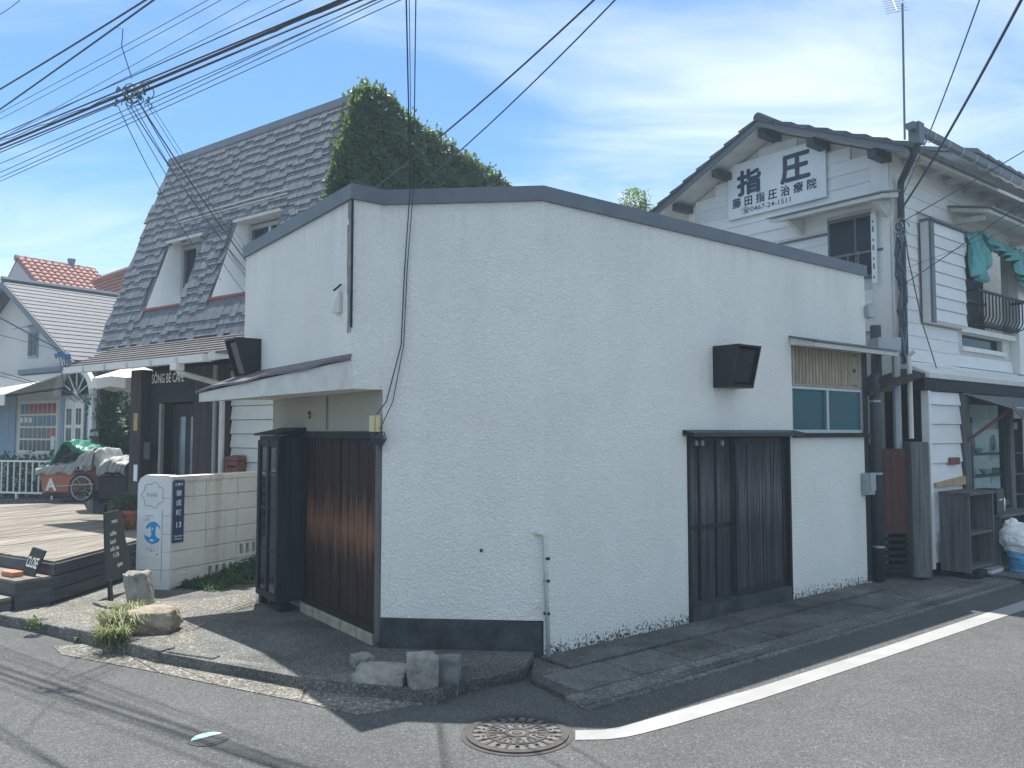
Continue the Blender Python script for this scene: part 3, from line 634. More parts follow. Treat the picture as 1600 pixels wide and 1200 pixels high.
# drain pipe, tap pin and grey meter box
ug, zg = WC.m(850, 833)
MB().tube([WC.p(ug - .07, .02, zg), WC.p(ug - .01, .03, zg), WC.p(ug + .005, .03, zg - .02), WC.p(ug + .035, .035, -.03)], .017, 8).build('wall_pipe', MT['white_old'], bld, smooth=True)
MB().tube([WC.p(ug - .06, 0, .36), WC.p(ug - .05, .06, .365), WC.p(ug - .08, .075, .34)], .009, 6).build('pipe_bracket', MT['white_old'], bld)
for z in (.30, .55, .72): MB().tube([WC.p(ug + .0, .03, z), WC.p(ug + .045, .045, z)], .013, 6).build('pipe_clip', MT['plinth'], bld)
um_, zm = WR.m(1350, 755)
mbx = MB().box(WR, um_ - .07, um_ + .07, .004, .10, zm - .13, zm + .12).build('meter_box', MT['galv'], bld, bevel=.01)
MB().box(WR, um_ - .06, um_ + .06, .101, .115, zm - .08, zm + .125).build('meter_lid', MT['galv'], mbx, bevel=.004)
uh, zh = WC.m(752, 860); MB().lathe(WC.p(uh, .0, zh), [(.012, -.012), (.012, .012), (0, .012)], 8).build('wall_plug', MT['plinth'], bld)
uh, zh = WR.m(1353, 487); MB().box(WR, uh - .05, uh + .04, .002, .06, zh - .07, zh + .06).build('wall_plate', MT['galv'], bld)
# pale distribution box where the service cables come down
ud_, zd_ = WD.m(588, 660)
sb = MB().box(WC, -.09, -.01, -.02, .07, 1.70, 1.83).build('service_box', MT['cream_plastic'], bld, bevel=.006)
MB().box(WC, -.045, -.038, .071, .076, 1.70, 1.83).build('box_ridge', MT['ply'], sb)
kn = MB()
for k in range(9):
    p = WC.p(-.07 + k * .012, .05, 1.70); kn.tube([p, p + Vector((random.uniform(-.03, .03), -.02, -.05)), p + Vector((random.uniform(-.04, .05), 0, -.10 - random.uniform(0, .05))), p + Vector((random.uniform(-.03, .04), .01, -.05))], .006, 5)
kn.build('cable_knot', MT['cable'], sb)

# ================================================================== CAFE WITH THE MANSARD ROOF
ZB, ZT, RUN, UL = 2.98, 6.42, 1.2, 4.78
CF = Frame((-6.67, 13.0), (.805, -.593))
def SL(u, z, o=0):                                     # point on the steep roof face, o metres proud of it
    s = (z - ZB) / (ZT - ZB); n = Vector((CF.v.x, CF.v.y, RUN / (ZT - ZB))).normalized()
    return CF.p(u, -RUN * s, z) + n * o
def SLm(px, py):
    n = Vector((CF.v.x, CF.v.y, RUN / (ZT - ZB))).normalized(); o = CF.p(0, 0, ZB); d = ray(px, py)
    q = EYE + d * ((o - EYE).dot(n) / d.dot(n)); return (q - CF.o).dot(CF.u), q.z
cafe = thing('cafe_building', CF.p(2.4, -1.5, 0), 'cafe with steep grey shingled mansard roof and dark timber front', 'cafe')
dorm = []
for bl, br, tl in (((218, 487), (276, 478), (276, 377)), ((329, 468), (402, 455), (372, 346))):
    a, z0 = SLm(*bl); b, _ = SLm(*br); c, z1 = SLm(*tl); dorm.append(((a + c) / 2, b + .06, z0, z1))
dorm[1] = (dorm[1][0], dorm[1][0] + (dorm[0][1] - dorm[0][0]) * 1.1, dorm[1][2], dorm[1][3])
rf = MB(); us = sorted({-.02, UL, *[d[i] for d in dorm for i in (0, 1)]}); zs = sorted({ZB, ZT, *[d[i] for d in dorm for i in (2, 3)]})
for a, b in zip(us, us[1:]):
    for c, d in zip(zs, zs[1:]):
        if any(h[0] < (a + b) / 2 < h[1] and h[2] < (c + d) / 2 < h[3] for h in dorm): continue
        rf.poly([SL(a, c), SL(b, c), SL(b, d), SL(a, d)])
BK = -4.6
rf.poly([SL(-.02, ZT), SL(UL, ZT), CF.p(UL, BK, 5.9), CF.p(-.02, BK, 5.9)])
roof = rf.build('roof', MT['shingle'], cafe, fix=False)
# shingles: staggered courses, uneven butts; the lower ones (nearest) are single pieces, the rest one mesh
rows = 24; dz = (ZT - ZB - .08) / rows; sw = .175
slope = (SL(0, ZT) - SL(0, ZB)).normalized(); sn = Vector((CF.v.x, CF.v.y, RUN / (ZT - ZB))).normalized()
basis = Matrix((CF.u, slope, sn)).transposed().to_4x4()
def shingle_mesh(w, h, nm):
    m = MB(); t0, t1 = .026, .005
    m.hexa([(-w / 2, -h / 2, 0), (w / 2, -h / 2, 0), (w / 2, h / 2, 0), (-w / 2, h / 2, 0)], [(-w / 2, -h / 2, t0), (w / 2, -h / 2, t0), (w / 2, h / 2, t1), (-w / 2, h / 2, t1)])
    me = m.mesh(nm); me.materials.append(MT['shingle']); return me
shs = [shingle_mesh(sw * k - .010, .205 + e, 'shingle') for k in (.82, 1, 1.16) for e in (0, .045)]
lot = []
for r in range(rows):
    u = random.uniform(-.15, 0); z = ZB + .07 + dz * (r + .5)
    while u < UL - .03:
        k = random.randrange(3); w = sw * (.82, 1, 1.16)[k]; e = random.randrange(2); c = u + w / 2; u += w
        if c - w / 2 < -.06 or c + w / 2 > UL + .06: continue
        if any(h[0] - w * .42 < c < h[1] + w * .42 and h[2] - dz * .45 < z < h[3] + dz * .2 for h in dorm): continue
        lot.append((z, c, k * 2 + e, e))
lot.sort()
rest = MB()
for i, (z, c, k, e) in enumerate(lot):
    Mx = Matrix.Translation(SL(c, z - e * .020, .004 + e * .004)) @ basis @ Matrix.Rotation(random.uniform(-.018, .018), 4, 'Z')
    if i < 290: piece('shingle', shs[k], roof, Mx)
    else:
        me = shs[k]; n = len(rest.v); rest.v += [Mx @ v.co for v in me.vertices]; rest.f += [[n + j for j in p.vertices] for p in me.polygons]
rest.build('shingle_field', MT['shingle'], roof, kind='stuff', fix=False)
MB().hexa([SL(-.04, ZT - .10, .03), SL(UL + .02, ZT - .10, .03), SL(UL + .02, ZT - .02, -.08), SL(-.04, ZT - .02, -.08)], [SL(-.04, ZT + .03, .045), SL(UL + .02, ZT + .03, .045), SL(UL + .02, ZT + .05, -.25), SL(-.04, ZT + .05, -.25)]).build('ridge_cap', MT['cap'], roof)
MB().tube([SL(1.1, 5.02, .06), SL(3.9, 5.02, .06)], .012, 6).build('snow_guard', MT['galv'], roof)
MB().tube([SL(1.1, 5.09, .06), SL(3.9, 5.09, .06)], .010, 6).build('snow_guard', MT['galv'], roof)
for (a, b, z0, z1) in dorm:                            # window niches cut into the slope
    st_ = -RUN * (z1 - ZB) / (ZT - ZB); s1 = st_ - .24; s0 = -RUN * (z0 - ZB) / (ZT - ZB)
    dm = MB()
    for uu in (a, b): dm.poly([CF.p(uu, s0, z0), CF.p(uu, s1, z0), CF.p(uu, s1, z1), CF.p(uu, st_, z1)])
    dm.poly([CF.p(a, s0, z0), CF.p(b, s0, z0), CF.p(b, s1, z0), CF.p(a, s1, z0)]); dm.poly([CF.p(a, s1, z0), CF.p(b, s1, z0), CF.p(b, s1, z1), CF.p(a, s1, z1)])
    dd_ = dm.build('dormer', MT['cheek'], cafe, fix=False)
    MB().hexa([CF.p(a - .03, s1, z1 - .02), CF.p(b + .03, s1, z1 - .02), CF.p(b + .03, st_ + .07, z1 - .03), CF.p(a - .03, st_ + .07, z1 - .03)], [CF.p(a - .03, s1, z1 + .025), CF.p(b + .03, s1, z1 + .025), CF.p(b + .03, st_ + .07, z1 + .012), CF.p(a - .03, st_ + .07, z1 + .012)]).build('dormer_eave', MT['white_old'], dd_)
    wf = MB(); w0, w1, y0, y1 = a + .04, b - .02, z0 + .30, z1 - .05
    for q in ((w0, w1, y0, y0 + .06), (w0, w1, y1 - .06, y1), (w0, w0 + .06, y0 + .06, y1 - .06), (w1 - .06, w1, y0 + .06, y1 - .06), ((w0 + w1) / 2 - .03, (w0 + w1) / 2 + .03, y0 + .06, y1 - .06)): wf.box(CF, q[0], q[1], s1 + .004, s1 + .07, q[2], q[3])
    wf.build('window_frame', MT['alu'], dd_)
    MB().box(CF, w0 + .02, w1 - .02, s1 + .006, s1 + .02, y0 + .02, y1 - .02).build('window_pane', MT['darkglass'], dd_)
    MB().hexa([SL(a - .02, z0 - .012, .03), SL(b + .02, z0 - .012, .03), SL(b + .02, z0 - .03, .0), SL(a - .02, z0 - .03, .0)], [SL(a - .02, z0 + .012, .035), SL(b + .02, z0 + .012, .035), SL(b + .02, z0 + .012, -.1), SL(a - .02, z0 + .012, -.1)]).build('sill_flashing', MT['redflash'], dd_)
# gable ends and back
for uu in (0.0, UL - .02):
    g = MB(); g.poly([CF.p(uu, 0, 0), CF.p(uu, 0, ZB), CF.p(uu, -RUN, ZT), CF.p(uu, BK, 5.9), CF.p(uu, BK, 0)]); g.build('gable_wall', MT['soil'] if uu else MT['houseplaster'], cafe, fix=False) if uu else None
MB().box(CF, -.02, UL, BK - .1, BK, 0, 5.89).build('rear_wall', MT['houseplaster'], cafe)
# lower eave roof: lapped boards from the mansard foot to the gutter
EV = .62; EZ = 2.66
for k in range(7):
    a, b = EV * k / 7, EV * (k + 1.18) / 7; za = ZB + .02 + (EZ - ZB) * k / 7; zb = ZB + .02 + (EZ - ZB) * (k + 1.18) / 7
    MB().hexa([CF.p(.50, a - .02, za), CF.p(UL - .2, a - .02, za), CF.p(UL - .2, b, zb), CF.p(.50, b, zb)], [CF.p(.50, a - .02, za + .012), CF.p(UL - .2, a - .02, za + .012), CF.p(UL - .2, b, zb + .028), CF.p(.50, b, zb + .028)]).build('roof_course', MT['ribroof'], cafe)
MB().hexa([CF.p(.50, -.02, ZB - .16), CF.p(UL - .2, -.02, ZB - .16), CF.p(UL - .2, EV - .03, EZ - .06), CF.p(.50, EV - .03, EZ - .06)], [CF.p(.50, -.02, ZB - .01), CF.p(UL - .2, -.02, ZB - .01), CF.p(UL - .2, EV - .03, EZ - .005), CF.p(.50, EV - .03, EZ - .005)]).build('eave_soffit', MT['white_old'], cafe)
ug1 = CF.m(330, 552, EV)[0]
for k in range(6):
    a = .46 + (ug1 - .46) * k / 6; b = .46 + (ug1 - .46) * (k + 1) / 6
    gm = MB(); pr = [(0, .07), (.0, 0), (.09, 0), (.10, .09)]
    gm.hexa([CF.p(a, EV + x, EZ - .085 + y) for x, y in pr], [CF.p(b - .006, EV + x, EZ - .085 + y) for x, y in pr]); gm.build('gutter', MT['white'], cafe)
    MB().box(CF, b - .03, b + .012, EV - .003, EV + .108, EZ - .09, EZ + .0).build('gutter_joint', MT['white_old'], cafe)
MB().hexa([CF.p(ug1 + .02, EV, EZ - .08), CF.p(UL - .1, EV - .28, EZ + .02), CF.p(UL - .1, EV - .22, EZ + .02), CF.p(ug1 + .02, EV + .06, EZ - .08)], [CF.p(ug1 + .02, EV, EZ + .02), CF.p(UL - .1, EV - .28, EZ + .14), CF.p(UL - .1, EV - .22, EZ + .14), CF.p(ug1 + .02, EV + .06, EZ + .02)]).build('barge_board', MT['white_old'], cafe)
uo = CF.m(283, 570, EV)[0]; u2 = CF.m(350, 600, .08)[0]
MB().box(CF, uo - .07, uo + .07, EV - .01, EV + .12, EZ - .17, EZ - .087).build('rain_hopper', MT['white'], cafe, bevel=.01)
MB().tube([CF.p(uo, EV + .05, EZ - .15), CF.p(uo + .03, EV + .04, EZ - .20), CF.p(u2, .1, 2.33), CF.p(u2, .1, 2.24), CF.p(u2, .1, .1)], .038, 8).build('downpipe', MT['white_old'], cafe)
u3 = CF.m(336, 620, .06)[0]; MB().tube([CF.p(u3, .06, 2.6), CF.p(u3, .06, .1)], .03, 8).build('downpipe', pmat('grey downpipe', (.30, .30, .30), .1, 5, .6, 0), cafe)
# timber front: posts, vertical boards, door, lettered board
uL = CF.m(215, 650)[0]; uP = CF.m(232, 650)[0]; uD0 = CF.m(252, 650)[0]; uD1 = CF.m(298, 650)[0]; uE = CF.m(356, 650)[0]
MB().box(CF, uL, UL - .03, -.30, -.22, 0, ZB - .1).build('front_wall', MT['dark'], cafe)
MB().box(CF, uL, uP, -.05, .12, 0, 2.62).build('post', MT['cafe_wood'], cafe, bevel=.01)
MB().box(CF, uP + .01, uD0 - .02, -.20, -.03, 0, 2.6).build('front_board', MT['chalk'], cafe)
MB().box(CF, uD0 - .02, uD1 + .02, -.20, -.02, 2.13, 2.6).build('sign_board', MT['chalk'], cafe)
MB().box(CF, uD0 - .01, uD0 + .05, -.02, .03, 0, 2.11).build('door_frame', MT['ply'] if 0 else pmat('tan door frame', (.26, .24, .21), .2, 6, .7, .1, 40), cafe)
dr = MB().box(CF, uD0 + .06, uD1 + .01, -.20, -.14, .05, 2.1).build('cafe_door', MT['cafe_wood'], cafe)
wdt = uD1 - uD0
for a, b in ((.36, .56), (.74, .94)): MB().box(CF, uD0 + wdt * a, uD0 + wdt * b, -.139, -.13, .62, 1.92).build('door_glass', pmat('sky reflecting glass', (.10, .16, .20), .3, 3, .08, 0, spec=.8), dr)
MB().box(CF, uD0 + .08, uD1, -.139, -.10, .40, .58).build('door_rail', MT['cafe_wood'], dr)
MB().tube([CF.p(uD0 + wdt * .28, -.10, .8), CF.p(uD0 + wdt * .28, -.06, .83), CF.p(uD0 + wdt * .28, -.06, 1.1), CF.p(uD0 + wdt * .28, -.10, 1.13)], .015, 6).build('door_handle', MT['black'], dr)
nb = 5
for k in range(nb):
    a = uD1 + .03 + (uE - uD1 - .03) * k / nb; b = uD1 + .03 + (uE - uD1 - .03) * (k + 1) / nb - .012
    MB().box(CF, a, b, -.20, -.02 + random.uniform(-.02, .03), 0, 2.62).build('front_plank', MT['cafe_wood'], cafe, bevel=.006)
sg = MB(); uS = CF.m(236, 590)[0]; zS = CF.m(236, 599)[1]
wS = (CF.m(286, 590)[0] - uS)
text_into(sg, 'SÔNG BÉ CAFE', .19, lambda x, y: Vector((x, y, 0)), bold=.004)
xm_ = max(p.x for p in sg.v); sg.v = [CF.p(uS + p.x * wS / xm_, -.012, zS + p.y * 1.0) for p in sg.v]
sg.build('lettering', MT['letter'], cafe, fix=False)
MB().box(CF, uP - .17, uP - .06, .121, .135, 1.72, 1.98).build('notice', MT['ply'], cafe)
MB().box(CF, uP - .14, uP - .04, .121, .13, .98, 1.22).build('notice', MT['sign_white'], cafe)
MB().box(CF, uP + .06, uP + .24, -.03, .10, 1.30, 1.55).build('letter_box', MT['black'], cafe, bevel=.008)
# cream siding beside it, rough cladding under the eave
z = .2
while z < 2.42:
    MB().hexa([CF.p(uE + .03, -.2, z), CF.p(UL - .05, -.2, z), CF.p(UL - .05, -.02, z), CF.p(uE + .03, -.02, z)], [CF.p(uE + .03, -.2, z + .178), CF.p(UL - .05, -.2, z + .178), CF.p(UL - .05, -.045, z + .178), CF.p(uE + .03, -.045, z + .178)]).build('siding_board', MT['siding_cream'], cafe); z += .185
for r in range(4):
    for k in range(8):
        a = uE + .02 + k * .17 + (r % 2) * .08
        if a + .16 < UL - .05: MB().box(CF, a, a + .155, -.2, -.03 + random.uniform(-.02, .02), 2.44 + r * .09, 2.44 + r * .09 + .08).build('cladding_stone', MT['plinth'] if 0 else MT['stone'], cafe)
umb_, zmb = CF.m(371, 728, .02)
lbx = thing('mailbox', CF.p(umb_, .05, zmb - .14), 'rust red metal mailbox fixed above the block wall', 'mailbox')
MB().box(CF, umb_ - .13, umb_ + .13, -.015, .12, zmb - .14, zmb + .08).build('box', MT['rust'], lbx, bevel=.01)
MB().hexa([CF.p(umb_ - .15, -.015, zmb + .081), CF.p(umb_ + .15, -.015, zmb + .081), CF.p(umb_ + .15, .15, zmb + .081), CF.p(umb_ - .15, .15, zmb + .081)], [CF.p(umb_ - .12, -.015, zmb + .14), CF.p(umb_ + .12, -.015, zmb + .14), CF.p(umb_ + .13, .10, zmb + .12), CF.p(umb_ - .13, .10, zmb + .12)]).build('lid', MT['rust'], lbx)
MB().box(CF, umb_ - .08, umb_ + .08, .121, .128, zmb - .02, zmb + .01).build('letter_slot', MT['dark'], lbx)

# ------------------------------------------------------------------ foliage helpers
def leaf(mb, p, d, up, w, l, fold=.25):
    d = d.normalized(); s = d.cross(up)
    if s.length < .05: s = d.cross(Vector((.3, 1, .2)))
    s.normalize(); n = s.cross(d)
    a, b = p + d * l * .45 + s * w / 2 - n * w * fold, p + d * l * .45 - s * w / 2 - n * w * fold
    t = p + d * l; k = len(mb.v); mb.v += [p, a, t, b]; mb.f += [[k, k + 1, k + 2], [k, k + 2, k + 3]]
def rv(k=1): return Vector((random.gauss(0, k), random.gauss(0, k), random.gauss(0, k)))
GF = Frame((CF.p(UL, 0, 0).x, CF.p(UL, 0, 0).y), (-CF.v.x, -CF.v.y))      # gable plane: u runs back
if GF.v.dot(CF.u) < 0: GF.v = -GF.v
def gtop(u): return ZB + (ZT - ZB) * u / RUN if u < RUN else ZT + (5.9 - ZT) * (u - RUN) / (-BK - RUN)
ivy = MB(); random.seed(11)
n = 0
while n < 26000:
    u = random.uniform(-.05, 4.65); z = random.uniform(3.0, 6.6); t = gtop(max(0, u))
    lump = .5 + .5 * math.sin(u * 5.1 + 1.7 * math.sin(z * 3.3)) * math.sin(z * 4.4 + u * 2.2)
    if z > t + .07 * lump + .16 * math.exp(-((u - 1.62) / .4) ** 2) + random.uniform(-.03, .03): continue
    edge = min(1, max(0, (t - z) / .5)); bulge = .05 + .20 * lump * (.4 + .6 * edge)
    p = GF.p(u, random.uniform(.0, 1) ** .5 * bulge + .01, z)
    d = GF.v * random.uniform(.2, .9) + Vector((0, 0, -1)) * random.uniform(.3, 1) + rv(.35)
    leaf(ivy, p, d, GF.v, *((lambda q: (q * .8, q * 1.1))(random.choice((.035, .05, .06, .075, .10))))); n += 1
for k in range(4200):                                  # spill over the verge onto the top and the front edge
    if random.random() < .6: u = random.uniform(.9, 4.6); z = gtop(u) + random.uniform(-.02, .09) + .12 * math.exp(-((u - 1.62) / .4) ** 2); p = GF.p(u, random.uniform(-.35, .12), z)
    else:
        z = random.uniform(3.4, 6.5); u = RUN * (z - ZB) / (ZT - ZB) - random.uniform(-.05, .10); wv = .02 + .09 * abs(math.sin(z * 2.6)); p = GF.p(u, -random.uniform(-.10, wv), z)
    leaf(ivy, p, Vector((0, 0, .5)) + GF.v * .5 + rv(.8), Vector((0, 0, 1)), random.uniform(.035, .07), random.uniform(.05, .085))
iv = thing('climbing_ivy', GF.p(2, .1, 0), 'thick green ivy covering the end wall of the mansard building', 'ivy')
for k in range(60):
    u = random.uniform(.8, 4.5); p = GF.p(u, random.uniform(-.1, .15), gtop(u) + .05 + .12 * math.exp(-((u - 1.45) / .5) ** 2)); d = Vector((random.gauss(0, .5), random.gauss(0, .5), 1)).normalized(); Ls = random.uniform(.06, .20)
    for i in range(6): leaf(ivy, p + d * Ls * i / 5, d + rv(.7), Vector((0, 0, 1)), .05, .07)
st = MB()
for k in range(9):
    u = .4 + k * .45; st.tube([GF.p(u + .12 * math.sin(i * 1.3 + k), .012, .1 + i * (gtop(u) - .3) / 8) for i in range(9)], .014, 5)
st.build('stem', MT['soil'], iv)
ivy.build('foliage', MT['ivy'], iv, fix=False)

# ================================================================== WHITE PLASTER HOUSE AND ITS SHOP FRONT
HF = Frame((-9.37, 17.0), (.817, -.577))
ph = thing('plaster_house', HF.p(-1.5, -3, 0), 'white plaster gabled house with pale slate roof and blue shop front', 'house')
ua, za = HF.m(29, 449); ue, ze = HF.m(134, 566); hw = ue - ua; pit = (za - ze) / hw
ul = ua - hw; uwin0, zwin0 = HF.m(45, 560); uwin1, zwin1 = HF.m(61, 517)
g = MB()
us_ = [ul + .25, ua, ue - .25]
g.poly([HF.p(ul + .25, 0, 0), HF.p(ue - .25, 0, 0), HF.p(ue - .25, 0, ze + .25 * pit), HF.p(ua, 0, za), HF.p(ul + .25, 0, ze + .25 * pit)])
for uu in (ul + .25, ue - .25): g.poly([HF.p(uu, 0, 0), HF.p(uu, -7, 0), HF.p(uu, -7, ze + .25 * pit), HF.p(uu, 0, ze + .25 * pit)])
g.build('wall', MT['houseplaster'], ph, fix=False)
wn_ = MB().box(HF, uwin0, uwin1, .004, .03, zwin0, zwin1).build('window', MT['bluewood'], ph)
wm = (uwin0 + uwin1) / 2
for a, b in ((uwin0 + .03, wm - .02), (wm + .02, uwin1 - .03)): MB().box(HF, a, b, .031, .04, zwin0 + .05, zwin1 - .05).build('pane', MT['darkglass'], wn_)
MB().hexa([HF.p(uwin0 - .05, 0, zwin1 + .12), HF.p(uwin1 + .05, 0, zwin1 + .12), HF.p(uwin1 + .12, .3, zwin1 + .03), HF.p(uwin0 - .12, .3, zwin1 + .03)], [HF.p(uwin0 - .05, 0, zwin1 + .16), HF.p(uwin1 + .05, 0, zwin1 + .16), HF.p(uwin1 + .12, .3, zwin1 + .06), HF.p(uwin0 - .12, .3, zwin1 + .06)]).build('window_hood', MT['bluewood'], ph)
rfh = MB()
for s in (-1, 1):
    a, b = HF.p(ua, .3, za + .03), HF.p(ua + s * (hw + .15), .3, za + .03 - pit * (hw + .15)); bk = -HF.v * 7.5
    rfh.hexa([a, b, b + bk, a + bk], [p + Vector((0, 0, .07)) for p in (a, b, b + bk, a + bk)])
rh = rfh.build('roof', MT['slate'], ph)
ns = 19; sd_ = Vector((HF.u.x, HF.u.y, -pit)); L_ = hw + .18
for k in range(ns):
    t0, t1 = L_ * k / ns, L_ * (k + 1) / ns; o = HF.p(ua, .34, za + .105)
    a, b = o + sd_ * t0, o + sd_ * (t1 - .01); bk = -HF.v * 7.5
    MB().hexa([a, b, b + bk, a + bk], [a + Vector((0, 0, .006)), b + Vector((0, 0, .018)), b + bk + Vector((0, 0, .018)), a + bk + Vector((0, 0, .006))]).build('slate_course', MT['slate'], rh)
MB().tube([HF.p(ua, .36, za + .14), HF.p(ua, -7.2, za + .14)], .07, 6).build('ridge_capping', MT['cap'], rh)
for s in (-1, 1):
    a, b = HF.p(ua, .31, za - .07), HF.p(ua + s * (hw + .2), .31, za - .07 - pit * (hw + .2)); MB().hexa([a, b, b + HF.v * .05, a + HF.v * .05], [p + Vector((0, 0, .17)) for p in (a, b, b + HF.v * .05, a + HF.v * .05)]).build('verge_board', MT['cap'], rh)
# shop front: grid window, double door, blue boards, arch, awning
w0, z1w = HF.m(33, 627); w1, _ = HF.m(93, 627); z0w = HF.m(60, 709)[1]
sw_ = MB().box(HF, w0, w1, .003, .03, z0w, z1w).build('shop_window', MT['white'], ph)
ncol, nrow = 8, 4; cw = (w1 - w0 - .10) / ncol; chh = (z1w - z0w - .10) / nrow
for i in range(ncol):
    for j in range(nrow):
        r_ = nrow - 1 - j; mt = 'darkglass'
        if r_ == 0: mt = 'bluewin' if i < 2 else 'redwin'
        if r_ == 1 and i > 2: mt = 'bluewin'
        if r_ == 2 and i > 5: mt = 'redwin'
        MB().box(HF, w0 + .05 + cw * i + .016, w0 + .05 + cw * (i + 1) - .016, .022, .034, z0w + .05 + chh * j + .02, z0w + .05 + chh * (j + 1) - .02).build('pane', MT[mt], sw_)
for i in range(3): MB().box(HF, w0 + .05 + cw * i + .03, w0 + .05 + cw * (i + 1) - .03, .036, .039, z0w + .05 + chh * 2 + .10, z0w + .05 + chh * 3 - .06).build('paper_notice', MT['sign_white'], sw_)
MB().box(HF, w0 + .05 + cw * 7 + .03, w0 + .05 + cw * 8 - .03, .036, .039, z0w + .1, z0w + .38).build('paper_notice', MT['sign_white'], sw_)
k = 0; uu = HF.m(-40, 650)[0]; u95 = HF.m(152, 650)[0]
while uu < u95:
    b = uu + .155
    if not (uu < w1 + .04 and b > w0 - .16) and not (HF.m(103, 650)[0] - .03 < b and uu < HF.m(133, 650)[0] + .03):
        MB().box(HF, uu, b - .008, .003, .024, 0, 2.55).build('blue_board', MT['bluewood'], ph)
    uu = b
d0, d1 = HF.m(104, 650)[0], HF.m(133, 650)[0]; zd1 = HF.m(118, 625)[1]
for a, b in ((d0, (d0 + d1) / 2 - .01), ((d0 + d1) / 2 + .01, d1)):
    lf = MB().box(HF, a, b, .003, .04, .4, zd1).build('door_leaf', MT['white'], ph, bevel=.004); cx = (a + b) / 2; hw_ = (b - a) * .30
    for s in (-1, 1):
        for zz0, zz1 in ((.95, 1.25), (1.32, 1.78), (1.85, zd1 - .18)): MB().box(HF, cx + s * hw_ * .5 - hw_ * .38, cx + s * hw_ * .5 + hw_ * .38, .041, .046, zz0, zz1).build('door_pane', MT['darkglass'], lf)
ar0, ar1 = HF.m(100, 600)[0], HF.m(150, 600)[0]; arc = (ar0 + ar1) / 2; rr = (ar1 - ar0) / 2; zarc = zd1 + .10
arch = MB(); NA = 16
for i in range(NA):
    t0, t1 = math.pi * i / NA, math.pi * (i + 1) / NA
    q = lambda r, t: (arc + math.cos(t) * r, zarc + math.sin(t) * r * .75)
    arch.hexa([HF.p(q(rr, t0)[0], .05, q(rr, t0)[1]), HF.p(q(rr + .16, t0)[0], .05, q(rr + .16, t0)[1]), HF.p(q(rr + .16, t1)[0], .05, q(rr + .16, t1)[1]), HF.p(q(rr, t1)[0], .05, q(rr, t1)[1])],
              [HF.p(q(rr, t0)[0], .14, q(rr, t0)[1]), HF.p(q(rr + .16, t0)[0], .14, q(rr + .16, t0)[1]), HF.p(q(rr + .16, t1)[0], .14, q(rr + .16, t1)[1]), HF.p(q(rr, t1)[0], .14, q(rr, t1)[1])])
arch.box(HF, ar1 + .01, ar1 + .15, .05, .14, 0, zarc)
ao = arch.build('arch', MT['white'], ph)
MB().poly([HF.p(arc + math.cos(math.pi * i / 14) * rr * .97, .045, zarc + math.sin(math.pi * i / 14) * rr * .72) for i in range(15)]).build('fanlight', MT['darkglass'], ao, fix=False)
fb = MB()
for i in range(1, 6): t = math.pi * i / 6; fb.tube([HF.p(arc, .06, zarc), HF.p(arc + math.cos(t) * rr * .97, .06, zarc + math.sin(t) * rr * .72)], .018, 4)
fb.build('fanlight_bar', MT['white'], ao)
aw0 = HF.m(-60, 590)[0]; aw1 = HF.m(112, 585)[0]; zaw = HF.m(70, 583)[1]
aw = MB().hexa([HF.p(aw0, .03, zaw - .03), HF.p(aw1, .03, zaw - .03), HF.p(aw1 - .05, 1.25, zaw - .55), HF.p(aw0, 1.25, zaw - .55)], [HF.p(aw0, .03, zaw), HF.p(aw1, .03, zaw), HF.p(aw1 - .05, 1.25, zaw - .53), HF.p(aw0, 1.25, zaw - .53)]).build('awning', MT['canvas'], ph)
MB().box(HF, aw0, aw1 - .05, 1.235, 1.25, zaw - .75, zaw - .552).build('valance', MT['canvas'], aw)
MB().box(HF, HF.m(38, 585)[0], aw1 + .04, .0, .14, zaw - .01, zaw + .10).build('awning_cassette', MT['cap'], aw)
MB().tube([HF.p(aw1 - .08, .05, zaw - .35), HF.p(aw1 - .1, 1.2, zaw - .57)], .022, 6).build('awning_arm', MT['black'], aw)
us_, zs_ = HF.m(149, 678, .16); sgn = MB().box(HF, us_ - .17, us_ + .17, .155, .18, zs_ - .09, zs_ + .09).build('hanging_sign', MT['chalk'], ph)
text_into(t_ := MB(), 'ARTIS', .12, lambda x, y: HF.p(us_ - .15 + x * .95, .184, zs_ - .04 + y)); t_.build('lettering', MT['letter'], sgn, fix=False)

# ------------------------------------------------------------------ terracotta roofed house behind it
th = thing('tiled_house', at_y(25, 600, 30) * Vector((1, 1, 0)) if 0 else Vector((at_y(25, 600, 30).x, 30, 0)), 'house with orange terracotta barrel tile roof behind the plaster house', 'house')
R0 = at_y(26, 404, 30); rd = Vector((.577, .817, 0)); sl = Vector((.817, -.577, -.68)); sln = sl.normalized(); nrm = rd.cross(sln); nrm = nrm if nrm.z > 0 else -nrm
RLn = 2.95
rb_ = MB(); rb_.hexa([R0, R0 + rd * RLn, R0 + rd * RLn + sl * 2.6, R0 + sl * 2.6], [p - Vector((0, 0, .12)) for p in (R0, R0 + rd * RLn, R0 + rd * RLn + sl * 2.6, R0 + sl * 2.6)])
s2 = Vector((-.817, .577, -.9)); rb_.hexa([R0, R0 + rd * RLn, R0 + rd * RLn + s2 * 3, R0 + s2 * 3], [p - Vector((0, 0, .12)) for p in (R0, R0 + rd * RLn, R0 + rd * RLn + s2 * 3, R0 + s2 * 3)])
tr = rb_.build('roof', MT['redtile'], th)
def barrel(w, l):
    m = MB(); rows_ = []
    for y, k in ((0, 1.0), (l, .82)): rows_.append([(math.cos(math.pi * i / 6) * w / 2 * k, y, math.sin(math.pi * i / 6) * w * .42 * k + (.03 if y == 0 else 0)) for i in range(7)])
    m.grid(rows_); m.poly(rows_[0]); me = m.mesh('roof_tile', fix=False); me.materials.append(MT['redtile']); return me
bt = barrel(.25, .34); Bm = Matrix((-rd, -sln, nrm)).transposed().to_4x4()
